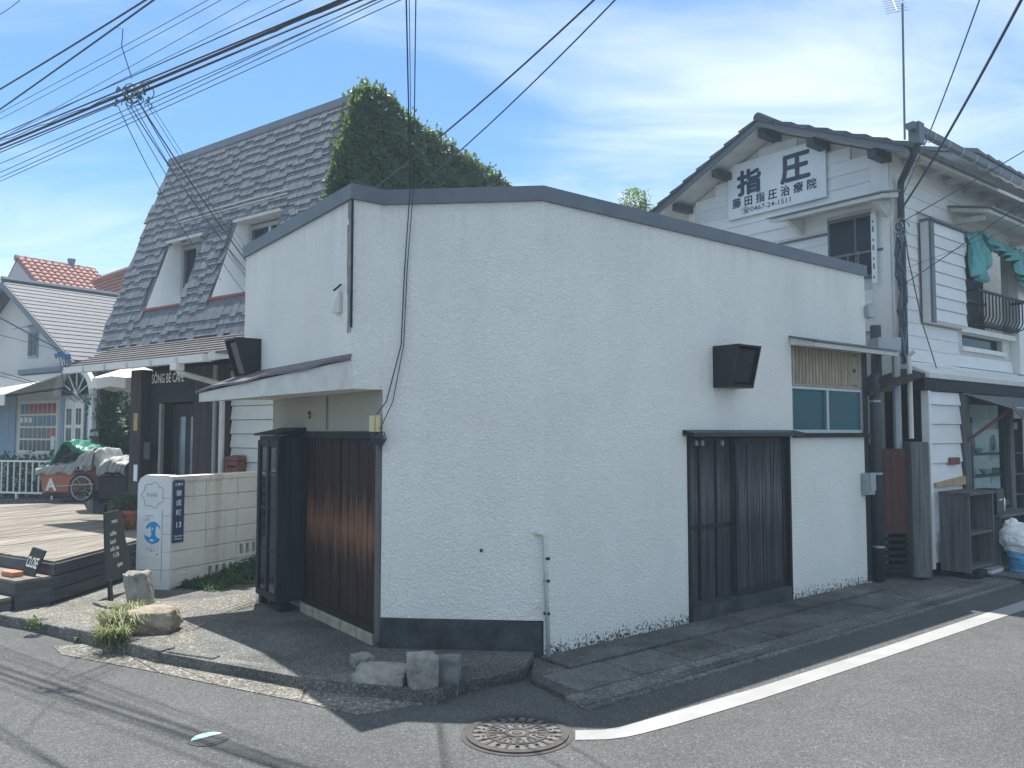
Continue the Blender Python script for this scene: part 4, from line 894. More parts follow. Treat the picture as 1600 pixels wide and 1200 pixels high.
if Bm.to_3x3().determinant() < 0: Bm = Matrix((rd, -sln, nrm)).transposed().to_4x4()
for i in range(12):
    for j in range(9): piece('roof_tile', bt, tr, Matrix.Translation(R0 + rd * (.12 + i * .245) + sln * (.30 + j * .30) + nrm * .01) @ Bm)
for i in range(9): MB().tube([R0 + rd * (i * .33 - .05) + Vector((0, 0, .02)), R0 + rd * (i * .33 + .30) + Vector((0, 0, .02))], [.13, .10], 7).build('ridge_tile', MT['redtile'], tr)
gw = MB(); gl = R0 + sl * 2.4; gr = R0 + s2 * 2.6
gw.poly([R0 - Vector((0, 0, .1)), gl - Vector((0, 0, .1)), Vector((gl.x, gl.y, 0)), Vector((gr.x, gr.y, 0)), gr - Vector((0, 0, .1))]); gw.build('gable_wall', pmat('lilac plaster', (.42, .40, .42), .1, 3, .9, .2, 40), th, fix=False)
MB().tube([R0 + rd * 2.0 + Vector((0, 0, .05)), R0 + rd * 2.0 + Vector((0, 0, .33))], [.10, .16], 8).build('vent_cowl', MT['cap'], tr)
W0 = at_y(128, 447, 32); W1 = at_y(205, 420, 29.5); dn = Vector((.62, -.78, -.62)); wd_ = (W1 - W0).normalized(); dnn = dn.normalized(); wn3 = wd_.cross(dnn); wn3 = wn3 if wn3.z > 0 else -wn3
wing = MB().hexa([W0, W1, W1 + dn * 2.2, W0 + dn * 2.2], [p - Vector((0, 0, .15)) for p in (W0, W1, W1 + dn * 2.2, W0 + dn * 2.2)]).build('wing_roof', MT['redtile'], th)
Bw = Matrix((wd_, -dnn, wn3)).transposed().to_4x4(); bt2 = barrel(.24, .30); nl = int((W1 - W0).length / .23)
for i in range(nl):
    for j in range(8): piece('roof_tile', bt2, wing, Matrix.Translation(W0 + wd_ * (.12 + i * .23) + dnn * (.28 + j * .27) + wn3 * .01) @ Bw)
MB().tube([W0, W1], .12, 7).build('ridge_tile', MT['redtile'], wing)

# ------------------------------------------------------------------ passage between plaster house and cafe: vine, parasol, hedge
def bush(mb, c, r, n, lw=.06, ll=.09, seed=0, flat=1):
    c = Vector(c); rnd = random.Random(seed)
    for _ in range(n):
        d = Vector((rnd.gauss(0, 1), rnd.gauss(0, 1), rnd.gauss(0, 1))).normalized(); k = rnd.uniform(.35, 1) ** .5 * (1 + .18 * math.sin(d.x * 7 + seed) * math.sin(d.z * 6 + d.y * 5))
        p = c + Vector((d.x * r[0], d.y * r[1], d.z * r[2])) * k
        leaf(mb, p, d + rv(.6) + Vector((0, 0, -.2)), Vector((0, 0, 1)), lw * rnd.uniform(.7, 1.3), ll * rnd.uniform(.7, 1.3))
pv = at_y(166, 650, 16.3)
vine = thing('vine_column', Vector((pv.x, pv.y, 0)), 'dark green vine climbing the white arch post beside the shop door', 'vine')
mb = MB()
for k in range(9): bush(mb, (pv.x + .10 * math.sin(k * 1.9), pv.y, .6 + k * .29), (.26 + .06 * math.sin(k * 2.3), .22, .26), 330, .07, .10, k)
mb.build('foliage', MT['ivy'], vine, fix=False)
MB().tube([(pv.x + .06 * math.sin(k), pv.y + .05, k * .35) for k in range(9)], .03, 6).build('stem', MT['soil'], vine)
hp = at_y(198, 670, 17.0)
hedge = thing('hedge_shrub', Vector((hp.x, hp.y, 0)), 'deep green leafy shrub in the shade under the white parasol', 'shrub')
mb = MB()
for k in range(7): bush(mb, (hp.x + .25 * math.sin(k * 2.1), hp.y + .2 * math.cos(k * 1.3), .5 + k * .28), (.52, .4, .36), 420, .08, .11, 40 + k)
mb.build('foliage', MT['ivy'], hedge, fix=False)
MB().tube([(hp.x, hp.y, 0), (hp.x + .05, hp.y, 1), (hp.x, hp.y, 2.1)], [.06, .05, .02], 6).build('stem', MT['soil'], hedge)
pc = at_y(214, 580, 14.2)
par = thing('parasol', Vector((pc.x, pc.y, 0)), 'white cloth parasol open beside the dark timber cafe post', 'parasol')
mb = MB(); zp = 2.88; NP = 8; ring = [(pc.x + math.cos(2 * math.pi * i / NP + .2) * .72, pc.y + math.sin(2 * math.pi * i / NP + .2) * .72) for i in range(NP)]
for i in range(NP):
    a, b = ring[i], ring[(i + 1) % NP]; m_ = ((a[0] + b[0]) / 2, (a[1] + b[1]) / 2)
    mb.poly([(pc.x, pc.y, zp), (a[0], a[1], zp - .28), (m_[0], m_[1], zp - .25), (b[0], b[1], zp - .28)]); mb.poly([(a[0], a[1], zp - .28), (a[0], a[1], zp - .46), (m_[0], m_[1], zp - .42), (b[0], b[1], zp - .46), (b[0], b[1], zp - .28), (m_[0], m_[1], zp - .25)])
mb.build('canopy', MT['canvas'], par, fix=False, solid=.006)
MB().tube([(pc.x, pc.y, 0), (pc.x, pc.y, zp + .06)], .022, 8).build('pole', MT['white'], par)

# ================================================================== DECK, STEPS, CART, FENCE
DZ = .42
c0 = on_z(85, 877, DZ); c1 = on_z(-170, 838, DZ)
deckpoly = [c0, Vector((-4.35, 11.25, DZ)), Vector((-6.75, 13.05, DZ)), on_z(130, 785, DZ), on_z(-170, 792, DZ), c1]
dk = thing('timber_deck', Vector((c0.x - 1, c0.y + 2, 0)), 'weathered timber deck with two steps in front of the cafe', 'deck')
def clip(poly, p, n):
    out = []
    for i in range(len(poly)):
        a, b = poly[i], poly[(i + 1) % len(poly)]; da, db = (a - p).dot(n), (b - p).dot(n)
        if da >= 0: out.append(a)
        if da * db < 0: out.append(a + (b - a) * (da / (da - db)))
    return out
pd = Vector((.53, .848, 0)); pn = Vector((pd.y, -pd.x, 0)); lo_ = min(p.dot(pn) for p in deckpoly); hi_ = max(p.dot(pn) for p in deckpoly)
pw = .145; k = lo_
while k < hi_:
    q = clip(clip(deckpoly, pn * (k + .004), pn), pn * (k + pw - .005), -pn)
    if len(q) >= 3: MB().hexa([Vector((p.x, p.y, DZ - .03)) for p in q], [Vector((p.x, p.y, DZ + random.uniform(-.003, .003))) for p in q]).build('deck_plank', MT['deck'], dk)
    k += pw
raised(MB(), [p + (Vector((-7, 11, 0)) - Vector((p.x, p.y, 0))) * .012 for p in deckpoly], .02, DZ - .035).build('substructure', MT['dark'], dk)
DF = Frame(c0, c1 - c0); DF.v = DF.v if DF.v.y < 0 else -DF.v
DS = Frame(c0, Vector((-4.35, 11.25, 0)) - Vector((c0.x, c0.y, 0))); DS.v = DS.v if DS.v.x > 0 else -DS.v
for z0, z1 in ((.03, .145), (.155, .275), (.285, .395)):
    MB().box(DS, .0, 3.0, .0, .022, z0, z1).build('skirt_board', MT['deck_side'], dk, bevel=.004)
    MB().box(DF, -.02, 3.4, .0, .022, z0, z1).build('skirt_board', MT['deck_side'], dk, bevel=.004)
for si, (zt_, v0, v1) in enumerate(((.285, .024, .38), (.14, .40, .74))):
    for j in range(3):
        a = v0 + (v1 - v0) * j / 3; b = v0 + (v1 - v0) * (j + 1) / 3 - .008
        sh = -.012
        MB().box(DF, sh, 3.4, a, b, zt_ - .03, zt_).build('tread_plank', MT['deck'], dk, bevel=.004)
    MB().box(DF, sh, 3.4, v1 - .03, v1 - .01, .0 if si else .0, zt_ - .032).build('riser_board', MT['deck_side'], dk)
    MB().box(DF, sh + .002, sh + .025, v0, v1 - .031, .0, zt_ - .032).build('end_board', MT['deck_side'], dk)
# CLOSE board, brick, pot
cb = DF.p(.05, .11, .285)
cl = thing('close_sign', cb, 'small slate board chalked CLOSE leaning on the deck step', 'sign')
XF = Frame(DF.p(.30, .13, 0), (-DF.u.x, -DF.u.y)); XF.v = XF.v if XF.v.y < 0 else -XF.v
bz = .287; lean = .10
bp = lambda x, z, o=0: XF.p(x, .02 - lean * (z - bz) / .26 * 1.0 + o, z)
MB().hexa([bp(.0, bz), bp(.24, bz - 0), bp(.27, bz + .24), bp(.02, bz + .26)], [bp(.0, bz, .018), bp(.24, bz, .018), bp(.27, bz + .24, .018), bp(.02, bz + .26, .018)]).build('board', MT['chalk'], cl)
t_ = MB(); text_into(t_, 'CLOSE', .10, lambda x, y: bp(.025 + x * .70, bz + .085 + y * 1.35 - x * .04, .021), bold=.001); t_.build('lettering', MT['letter'], cl, fix=False)
MB().box(DF, .19, .40, .19, .30, .287, .335).build('brick', MT['brick'], bevel=.008, label='orange brick propping the chalked slate board on the step', cat='brick')
po = on_z(198, 826, DZ); po.x -= .0
pt = thing('potted_plant', po, 'small terracotta pot with a bushy plant at the deck edge', 'potted plant')
MB().lathe(po, [(.10, 0), (.15, .20), (.17, .20), (.17, .25), (.14, .25), (.14, .22), (0, .22)], 16).build('pot', MT['terracotta'], pt)
mb = MB(); bush(mb, po + Vector((0, 0, .33)), (.22, .18, .12), 500, .035, .07, 5); bush(mb, po + Vector((-.02, -.15, .08)), (.10, .08, .16), 160, .03, .06, 6); mb.build('foliage', MT['ivy'], pt, fix=False)
# white railing behind the deck
fo = on_z(-60, 779, DZ - .05); FF = Frame((fo.x, fo.y), (.97, -.243)); FF.v = FF.v if FF.v.y < 0 else -FF.v
fl_ = FF.m(84, 760)[0]; zf1 = FF.m(20, 719)[1]; zf0 = FF.m(20, 771)[1]
fn = thing('white_railing', FF.p(1, 0, .3), 'white painted metal railing with thin upright bars at the deck edge', 'railing')
MB().box(FF, 0, fl_, -.02, .02, zf1 - .035, zf1).build('top_rail', MT['white'], fn); MB().box(FF, 0, fl_, -.02, .02, zf0, zf0 + .035).build('bottom_rail', MT['white'], fn)
k = .06
while k < fl_:
    MB().box(FF, k, k + .022, -.011, .011, zf0 + .035, zf1 - .035).build('baluster', MT['white'], fn); k += .148
for k in (.0, fl_ * .6, fl_ - .04): MB().box(FF, k, k + .04, -.025, .025, .1, zf0 + .001).build('post', MT['white'], fn)
MB().box(FF, -1, fl_ + .3, -.35, .12, 0, zf0 - .1).build('retaining_kerb', MT['grey_wood'], fn)
for k, (px_, rr_) in enumerate(((10, .5), (48, .55), (82, .45))):
    q = at_y(px_, 745, 16.6); b_ = thing('garden_shrub', Vector((q.x, q.y, 0)), ('low green shrub behind the white railing below the blue boards', 'low green shrub behind the white railing below the shop window', 'light leafed shrub behind the railing beside the covered cart')[k], 'shrub', 'shrubs behind the railing')
    mb = MB(); bush(mb, (q.x, q.y, .75), (rr_, .4, .5), 900, .06, .09, 60 + k); mb.build('foliage', MT['leaf' if k == 2 else 'ivy'], b_, fix=False)
    MB().tube([(q.x, q.y, 0), (q.x, q.y, .8)], .03, 5).build('stem', MT['soil'], b_)
# delivery cart under tarpaulins
k0 = on_z(64, 783, DZ); KF = Frame((k0.x, k0.y), (.985, -.17)); KF.v = KF.v if KF.v.y < 0 else -KF.v
ct = thing('delivery_cart', KF.p(.9, .3, DZ), 'orange box cart with spoked wheel parked under a green and silver tarpaulin', 'cart')
kz = lambda y: KF.m(100, y)[1]
zb0, zb1 = kz(770), kz(736)
MB().hexa([KF.p(.02, -.55, zb0), KF.p(.74, -.55, zb0), KF.p(.74, .02, zb0), KF.p(.02, .02, zb0)], [KF.p(-.01, -.58, zb1), KF.p(.78, -.58, zb1), KF.p(.78, .05, zb1), KF.p(-.01, .05, zb1)]).build('orange_box', MT['terracotta'], ct, bevel=.04)
t_ = MB(); text_into(t_, 'A', .30, lambda x, y: KF.p(.13 + x, .052 if y > .15 else .04, zb0 + .05 + y), bold=.012); t_.build('lettering', MT['letter'], ct, fix=False)
MB().box(KF, .0, 1.75, -.5, -.02, zb0 - .06, zb0 - .005).build('chassis', MT['black'], ct)
MB().box(KF, 1.15, 1.7, -.5, -.03, DZ + .06, zb1 - .1).build('rear_box', MT['cafe_wood'], ct)
wc_u = KF.m(132, 767)[0]; wr = .245; wz = DZ + wr + .01
for vv in (.08, -.62):
    whl = MB().tube([KF.p(wc_u + math.cos(2 * math.pi * i / 24) * wr, vv, wz + math.sin(2 * math.pi * i / 24) * wr) for i in range(24)], .022, 6, True).build('wheel', MT['tyre'], ct)
    MB().tube([KF.p(wc_u + math.cos(2 * math.pi * i / 24) * (wr - .035), vv, wz + math.sin(2 * math.pi * i / 24) * (wr - .035)) for i in range(24)], .012, 5, True).build('rim', MT['alu'], whl)
    sp = MB()
    for i in range(12): t = math.pi * 2 * i / 12; MB().tube([KF.p(wc_u, vv, wz), KF.p(wc_u + math.cos(t) * (wr - .03), vv, wz + math.sin(t) * (wr - .03))], .006, 4).build('spoke', MT['alu'], whl)
    MB().tube([KF.p(wc_u, vv - .04, wz), KF.p(wc_u, vv + .04, wz)], .03, 8).build('hub', MT['black'], whl)
MB().tube([KF.p(wc_u - .5, .09, wz + .03), KF.p(wc_u + .25, .10, wz + .08)], .012, 5).build('brace', MT['alu'], ct)
MB().tube([KF.p(.12, -.2, DZ + .02), KF.p(.14, -.1, zb0)], .015, 5).build('prop_stand', MT['black'], ct)
# tarpaulin: a draped sheet over two humps with hanging edges
def tarp(u0, u1, hgt, hang, mat, seed, v0=-.62, v1=.12, nu=60, nv=26):
    rn = random.Random(seed); rows_ = []
    ph_ = [rn.uniform(0, 6) for _ in range(6)]
    for j in range(nv + 1):
        tv = j / nv; row = []
        for i in range(nu + 1):
            tu = i / nu; u = u0 + (u1 - u0) * tu; top = hgt(tu)
            d = max(0, (tv - .62) / .38); v = v0 + (v1 - v0) * min(1, tv / .72)
            z = top - .10 * (tv - .3) ** 2 - d * hang(tu) + .035 * abs(math.sin(tu * 9 + ph_[0] + tv * 5 + .8 * math.sin(tv * 6 + ph_[4]))) + .018 * abs(math.sin(tu * 21 + ph_[1] - tv * 7)) + .006 * math.sin(tu * 60 + tv * 33) - .02 * d * math.sin(tu * 13 + ph_[5])
            v += .022 * abs(math.sin(tu * 17 + ph_[2])) * d + .012 * math.sin(tu * 60 + tv * 20)
            row.append(KF.p(u + .02 * math.sin(tv * 9 + ph_[3]), v, z))
        rows_.append(row)
    return MB().grid(rows_)
def pw(pts):
    def f(t):
        for (a, x), (b, y) in zip(pts, pts[1:]):
            if t <= b: k = (t - a) / (b - a); k = k * k * (3 - 2 * k); return x + (y - x) * k
        return pts[-1][1]
    return f
Z = lambda y: kz(y)
tarp(-.06, 1.02, pw([(0, Z(731)), (.25, Z(722)), (.58, Z(690)), (.8, Z(700)), (1, Z(706))]), pw([(0, .26), (.2, .10), (.5, .05), (1, .05)]), None, 1).build('green_tarpaulin', MT['tarp_green'], ct, smooth=True, solid=.006)
tarp(-.02, 1.15, pw([(0, Z(733)), (.3, Z(727)), (.6, Z(728)), (.85, Z(708)), (1, Z(704))]), pw([(0, .10), (.3, .12), (.7, .14), (1, .3)]), None, 2, -.1, .16).build('silver_tarpaulin', MT['tarp_grey'], ct, smooth=True, solid=.006)
tarp(.98, 1.80, pw([(0, Z(706)), (.22, Z(703)), (.36, Z(722)), (.6, Z(716)), (1, Z(724))]), pw([(0, .30), (.5, .22), (1, .18)]), None, 3, -.62, .12).build('silver_tarpaulin', MT['tarp_grey'], ct, smooth=True, solid=.006)
MB().hexa([KF.p(.02, -.3, Z(731)), KF.p(.55, -.5, Z(694)), KF.p(.62, -.42, Z(690)), KF.p(.12, -.1, Z(728))], [p + Vector((0, 0, .02)) for p in (KF.p(.02, -.3, Z(731)), KF.p(.55, -.5, Z(694)), KF.p(.62, -.42, Z(690)), KF.p(.12, -.1, Z(728)))]).build('silver_fold', MT['tarp_grey'], ct)

# ================================================================== BLOCK WALL, STREET PLATE, CHALKBOARD, STONES
G = on_z(264, 922, 0); bd = Vector((.47, .883, 0)).normalized()
BW = Frame(G, bd); BW.v = BW.v if BW.v.x > 0 else -BW.v
bw = thing('block_wall', BW.p(.8, -.1, 0), 'whitewashed concrete block garden wall with pierced vent blocks', 'wall')
BH = BW.m(280, 744)[1]; nrow = 6; bh = (BH - .06) / nrow
vent = {(0, 1), (1, 2)}
for r in range(nrow):
    for c_ in range(4):
        a = .02 + c_ * .46; z = .02 + r * bh
        if (r, c_) in vent:
            o_ = MB(); n_ = 4
            o_.box(BW, a, a + .452, -.15, -.002, z, z + bh * .22); o_.box(BW, a, a + .452, -.15, -.002, z + bh * .82, z + bh - .006)
            for i in range(n_ + 1): x = a + (.452 - .05) * i / n_; o_.box(BW, x, x + .05, -.15, -.003, z + bh * .22, z + bh * .82)
            o_.box(BW, a + .05, a + .40, -.15, -.12, z + bh * .22, z + bh * .82)
            o_.build('vent_block', MT['block'], bw)
        else: MB().box(BW, a, a + .455, -.15, random.uniform(-.003, .003), z, z + bh - .0045).build('block', MT['block'], bw, bevel=.005)
MB().box(BW, .0, 1.86, -.16, .012, BH - .058, BH).build('coping', MT['block'], bw, bevel=.006)
MB().box(BW, .015, 1.85, -.14, -.06, .0, BH - .06).build('mortar_core', MT['plinth'], bw)
# rendered end pier with rounded shoulder
ed = Vector((-.985, .17, 0)).normalized(); EF = Frame(G, ed); EF.v = EF.v if EF.v.y < 0 else -EF.v
pwid = EF.m(214, 820)[0]
prof_ = [(0, 0), (pwid, 0), (pwid, BH - .08), (pwid - .03, BH - .02), (pwid - .09, BH + .015), (.04, BH + .01), (0, BH - .005)]
MB().hexa([EF.p(u, -.14, z) for u, z in prof_], [EF.p(u, .0, z) for u, z in prof_]).build('end_pier', pmat('white painted render', (.66, .67, .67), .06, 4, .7, .1, 60), bw)
for r in range(1, 6): MB().box(EF, .0, .10 if r > 1 else pwid, .0, .0015, .02 + r * bh - .006, .02 + r * bh).build('joint', MT['galv'], bw)
MB().box(EF, .095, .102, .0, .0015, .1, BH - .36).build('joint', MT['galv'], bw)
# drawing of a cloud with "hola", and the taped poster
t_ = MB(); cx, cz = pwid * .54, BH - .20
cloud = [EF.p(cx + math.cos(t) * .125 * (1 + .10 * math.cos(7 * t)), .004, cz + math.sin(t) * .13 * (1 + .10 * math.cos(7 * t))) for t in [2 * math.pi * i / 60 for i in range(60)]]
t_.tube(cloud, .0022, 4, True)
text_into(t_, 'hola', .075, lambda x, y: EF.p(cx + .075 - x * 1.05, .004, cz - .02 + y), bold=-.001); t_.build('cloud_drawing', MT['pencil'], bw, fix=False)
ps = MB().box(EF, .11, pwid - .01, .001, .004, BH - .87, BH - .36).build('poster', MT['sign_white'], bw)
def blob(cx, cz, pts, mat, nm, v=.006): return MB().poly([EF.p(cx + x, v, cz + y) for x, y in pts]).build(nm, mat, ps, fix=False)
bx, bz_ = .20, BH - .60
blob(bx, bz_, [(-.085, .02), (-.08, .06), (-.04, .10), (.0, .115), (.05, .10), (.085, .06), (.09, .03), (.06, .04), (.035, .07), (.03, .03), (.02, -.03), (.04, -.06), (.09, -.04), (.115, -.02), (.10, -.07), (.06, -.115), (.0, -.13), (-.06, -.11), (-.085, -.075), (-.05, -.06), (-.03, -.04), (-.025, .0), (-.03, .05), (-.05, .07)][::-1], MT['poster_blue'], 'blue_figure')
blob(bx, bz_, [(-.02, -.09), (.02, -.075), (.05, -.09), (.01, -.105)], MT['sign_white'], 'white_patch', .008); blob(bx, bz_, [(-.01, .03), (.015, .05), (.02, .02)], MT['sign_white'], 'white_patch', .008)
t_ = MB()
for k, (x, z, w) in enumerate(((.20, .17, .10), (.24, .145, .06), (.25, .125, .08), (.26, -.17, .02), (.24, -.19, .03))): t_.box(EF, x, x + w, .005, .0065, bz_ + z, bz_ + z + .006)
for x, z in ((.20, -.20), (.13, -.24)): t_.ext([EF.p(x, .005, bz_ + z), EF.p(x + .03, .005, bz_ + z - .012), EF.p(x + .035, .005, bz_ + z - .004), EF.p(x + .008, .005, bz_ + z + .01)], EF.v * .0015)
for i in range(3): t_.tube([EF.p(.15 + i * .035, .006, bz_ - .13), EF.p(.14 + i * .045, .006, bz_ - .22)], .0015, 4)
t_.build('pencil_marks', MT['pencil'], ps, fix=False)
pz1 = BH - .035; pz0 = BH - .72
plt = MB().box(BW, .015, .165, .006, .012, pz0, pz1).build('street_plate', MT['navy'], bevel=.002, label='narrow navy street name plate with white characters on the block wall', cat='sign')
pl_c = .09
def plate_text(s, size, z, k=1.0):
    t = MB(); text_into(t, s, size, lambda x, y: BW.p(pl_c + x * k, .0135, z + y), align='CENTER', bold=.0005); t.build('lettering', MT['letter'], plt, fix=False)
plate_text('鎌倉市', .034, pz1 - .065); 
for i, ch in enumerate('御成町'): plate_text(ch, .072, pz1 - .175 - i * .105)
plate_text('13', .085, pz1 - .52)
plate_text('Onarimachi', .024, pz0 + .065); plate_text('Kamakura', .024, pz0 + .035)
# chalkboard easel behind the pier
q = on_z(171, 940, .0); cbo = thing('chalkboard_easel', q, 'tapering black chalkboard easel with white writing standing by the block wall', 'chalkboard')
CB = Frame((q.x, q.y), (-.06, .998)); CB.v = CB.v if CB.v.x > 0 else -CB.v
lz = .20; tz = .86
cp = lambda u, z, o=0: CB.p(u, -.22 * z + o, z)
MB().hexa([cp(-.02, lz), cp(.62, lz), cp(.60, tz), cp(.24, tz)], [cp(-.02, lz, .018), cp(.62, lz, .018), cp(.60, tz, .018), cp(.24, tz, .018)]).build('board', MT['chalk'], cbo)
for u0_, u1_ in ((-.0, .03), (.55, .57)): MB().hexa([cp(u0_ - .03, -.0), cp(u0_ + .03, 0), cp(u1_ + .05, lz), cp(u1_, lz)], [cp(u0_ - .03, 0, .03), cp(u0_ + .03, 0, .03), cp(u1_ + .05, lz, .03), cp(u1_, lz, .03)]).build('leg', MT['black_matte'], cbo)
t_ = MB()
for i, (s, u_, z_) in enumerate((('menu', .34, .74), ('coffee', .25, .62), ('lunch', .22, .54), ('soft, tea', .19, .47), ('11:30-', .22, .40), ('open', .28, .30))): text_into(t_, s, .065, lambda x, y, u_=u_, z_=z_: cp(u_ + x, z_ + y, .0205), shear=.3)
t_.build('chalk_writing', MT['letter'], cbo, fix=False)
# stones
def rock(name, c, size, rot, mat, label, seed, rough=.08, boxy=.55, lean=(0, 0), lvl=3, parts=None):
    bm = bmesh.new(); bmesh.ops.create_cube(bm, size=2); bmesh.ops.subdivide_edges(bm, edges=bm.edges, cuts=11, use_grid_fill=True)
    rn = random.Random(seed); ph_ = [rn.uniform(0, 9) for _ in range(9)]
    for v in bm.verts:
        s = v.co.normalized() * 1.2; p = v.co * boxy + s * (1 - boxy)
        k = 1 + .018 * math.sin(p.x * 23 + ph_[6]) * math.sin(p.y * 21 + p.z * 19 + ph_[7]) + rough * (math.sin(p.x * 3.1 + ph_[0] + p.z * 2) * math.sin(p.y * 3.7 + ph_[1]) + .6 * math.sin(p.z * 6 + ph_[2] + p.x * 5) * math.sin(p.y * 6.5 + ph_[3]) + .35 * math.sin(p.x * 13 + ph_[4]) * math.sin(p.z * 12 + p.y * 11 + ph_[5]))
        v.co = Vector((p.x * size[0] / 2 * k + lean[0] * p.z, p.y * size[1] / 2 * k + lean[1] * p.z, (p.z + 1) / 2 * size[2] * (1 + (k - 1) * (p.z > 0))))
    me = bpy.data.meshes.new(name); bm.to_mesh(me); bm.free(); me.polygons.foreach_set('use_smooth', [True] * len(me.polygons)); me.materials.append(mat)
    o = bpy.data.objects.new(name, me); col.objects.link(o); o.location = c; o.rotation_euler = (0, 0, rot); return tag(o, label, 'stone')
def onp(px, py, z=0): q = on_z(px, py, z); return Vector((q.x, q.y, z - .01))
rock('stone_block', onp(566, 1040), (.135, .17, .085), .5, MT['stone'], 'small square stone block with pale top at the foot of the wooden door', 1, .02, .9)
rock('fallen_stone', onp(600, 1062), (.38, .20, .10), -.32, MT['stone'], 'long flat broken stone lying beside the rounded bollard stone', 2, .06, .8, (0, .02))
rock('bollard_stone', onp(660, 1072), (.19, .18, .225), .4, MT['stone'], 'rounded stout stone bollard standing at the corner of the forecourt', 3, .025, .68)
mk = rock('boundary_stone', onp(701, 1082, ROAD), (.155, .15, .255), -.1, MT['plinth'] if 0 else pmat('dark lichen stone', (.17, .18, .18), .4, 7, .9, .5, 30, c2=(.30, .30, .28)), 'square carved boundary stone standing next to the rounded bollard', 4, .012, .9)
t_ = MB(); text_into(t_, '10', .07, lambda x, y: mk.location + Vector((-.01 + x, -.079 + .01 * x, .06 + y)), bold=.002); t_.build('carving', MT['iron_light'], mk, fix=False)
rock('boulder', onp(238, 986), (.40, .30, .20), .2, MT['boulder'], 'tan rounded boulder beside the grass tuft at the wall foot', 5, .09, .45)
rock('standing_stone', onp(217, 944), (.22, .18, .32), .15, MT['stone'], 'upright grey rough stone in front of the white wall end', 6, .05, .8, (-.03, 0))
MB().ext([on_z(x, y, .006) for x, y in ((144, 944), (165, 941), (192, 946), (190, 953), (165, 951))], (0, 0, .022)).build('flat_stone', MT['concrete'], label='flat pale paving stone under the chalkboard leg', cat='stone', bevel=.006)
# ground ivy along the block wall, grass tufts and weeds
mb = MB(); rn = random.Random(3)
for _ in range(5200):
    u = rn.uniform(.15, 1.75); v = abs(rn.gauss(0, .20)) + .0; h = (.06 + .20 * max(0, min(1, (u - .5) / .8))) * max(0, 1 - v / .6)
    p = BW.p(u, v + .02, rn.uniform(0, 1) * h + .01); leaf(mb, p, BW.v * .4 + Vector((0, 0, rn.uniform(-.2, .6))) + rv(.6), Vector((0, 0, 1)), .032, .045)
mb.build('ground_ivy', MT['ivy'], fix=False, label='dark low ground ivy spreading along the foot of the block wall', cat='ivy', kind='stuff')
def tuft(c, n, l, spread, seed, mat='grass'):
    m = MB(); rn = random.Random(seed)
    for _ in range(n):
        a = rn.uniform(0, 6.28); p = c + Vector((rn.gauss(0, spread), rn.gauss(0, spread * .8), 0)); d = Vector((math.cos(a), math.sin(a), 0)); hh = l * rn.uniform(.5, 1.1); w = .004 + .003 * rn.random(); s = Vector((-d.y, d.x, 0)) * w
        pts = [p, p + d * hh * .18 + Vector((0, 0, hh * .5)), p + d * hh * .5 + Vector((0, 0, hh * .72)), p + d * hh * .85 + Vector((0, 0, hh * .55))]; k = len(m.v)
        m.v += [pts[0] - s, pts[0] + s, pts[1] - s, pts[1] + s, pts[2] - s * .7, pts[2] + s * .7, pts[3]]; m.f += [[k, k + 1, k + 3, k + 2], [k + 2, k + 3, k + 5, k + 4], [k + 4, k + 5, k + 6]]
    return m
tg = thing('grass_tuft', onp(190, 985), 'long drooping grass tuft hanging over the kerb beside the boulder', 'grass')
m = tuft(onp(193, 990), 420, .26, .07, 1); m2 = tuft(onp(178, 1004), 260, .20, .05, 2); m3 = tuft(onp(203, 966), 260, .20, .06, 3)
for e in (m2, m3): n = len(m.v); m.v += e.v; m.f += [[n + i for i in f] for f in e.f]
m.build('blades', MT['grass'], tg, fix=False)
for k, (x, y, lb) in enumerate(((54, 978, 'small bright weed growing in the kerb joint below the deck steps'), (130, 1003, 'tiny weed rooted between the kerb and the gutter slab'), (162, 1010, 'pale green weed clump under the drooping grass tuft'))):
    c = on_z(x, y, ROAD if k else 0); mb = MB()
    bush(mb, c + Vector((0, 0, .03)), (.06 + .03 * (k == 2), .05, .045), 90, .022, .035, k); wd0 = thing('weed', c, lb, 'weed', 'weeds along the kerb'); mb.build('leaves', MT['leaf'], wd0, fix=False)

# ================================================================== WHITE BOARDED HOUSE WITH THE SHIATSU SIGN
HG = Frame((4.82, 10.21), (-.62, .785), -1); HR = Frame((4.82, 10.21), (.77, .638)); SF = Frame((5.05, 9.9), (.77, .638))
hs = thing('boarded_house', HR.p(3, -2, 0), 'two storey white boarded house with grey tiled gable roof', 'house')
UA, ZA, PT = 1.61, 6.13, .455; GW = 3.22; LH = 9.0
zr = lambda u: ZA - PT * abs(u - UA)                      # roof top line over the gable
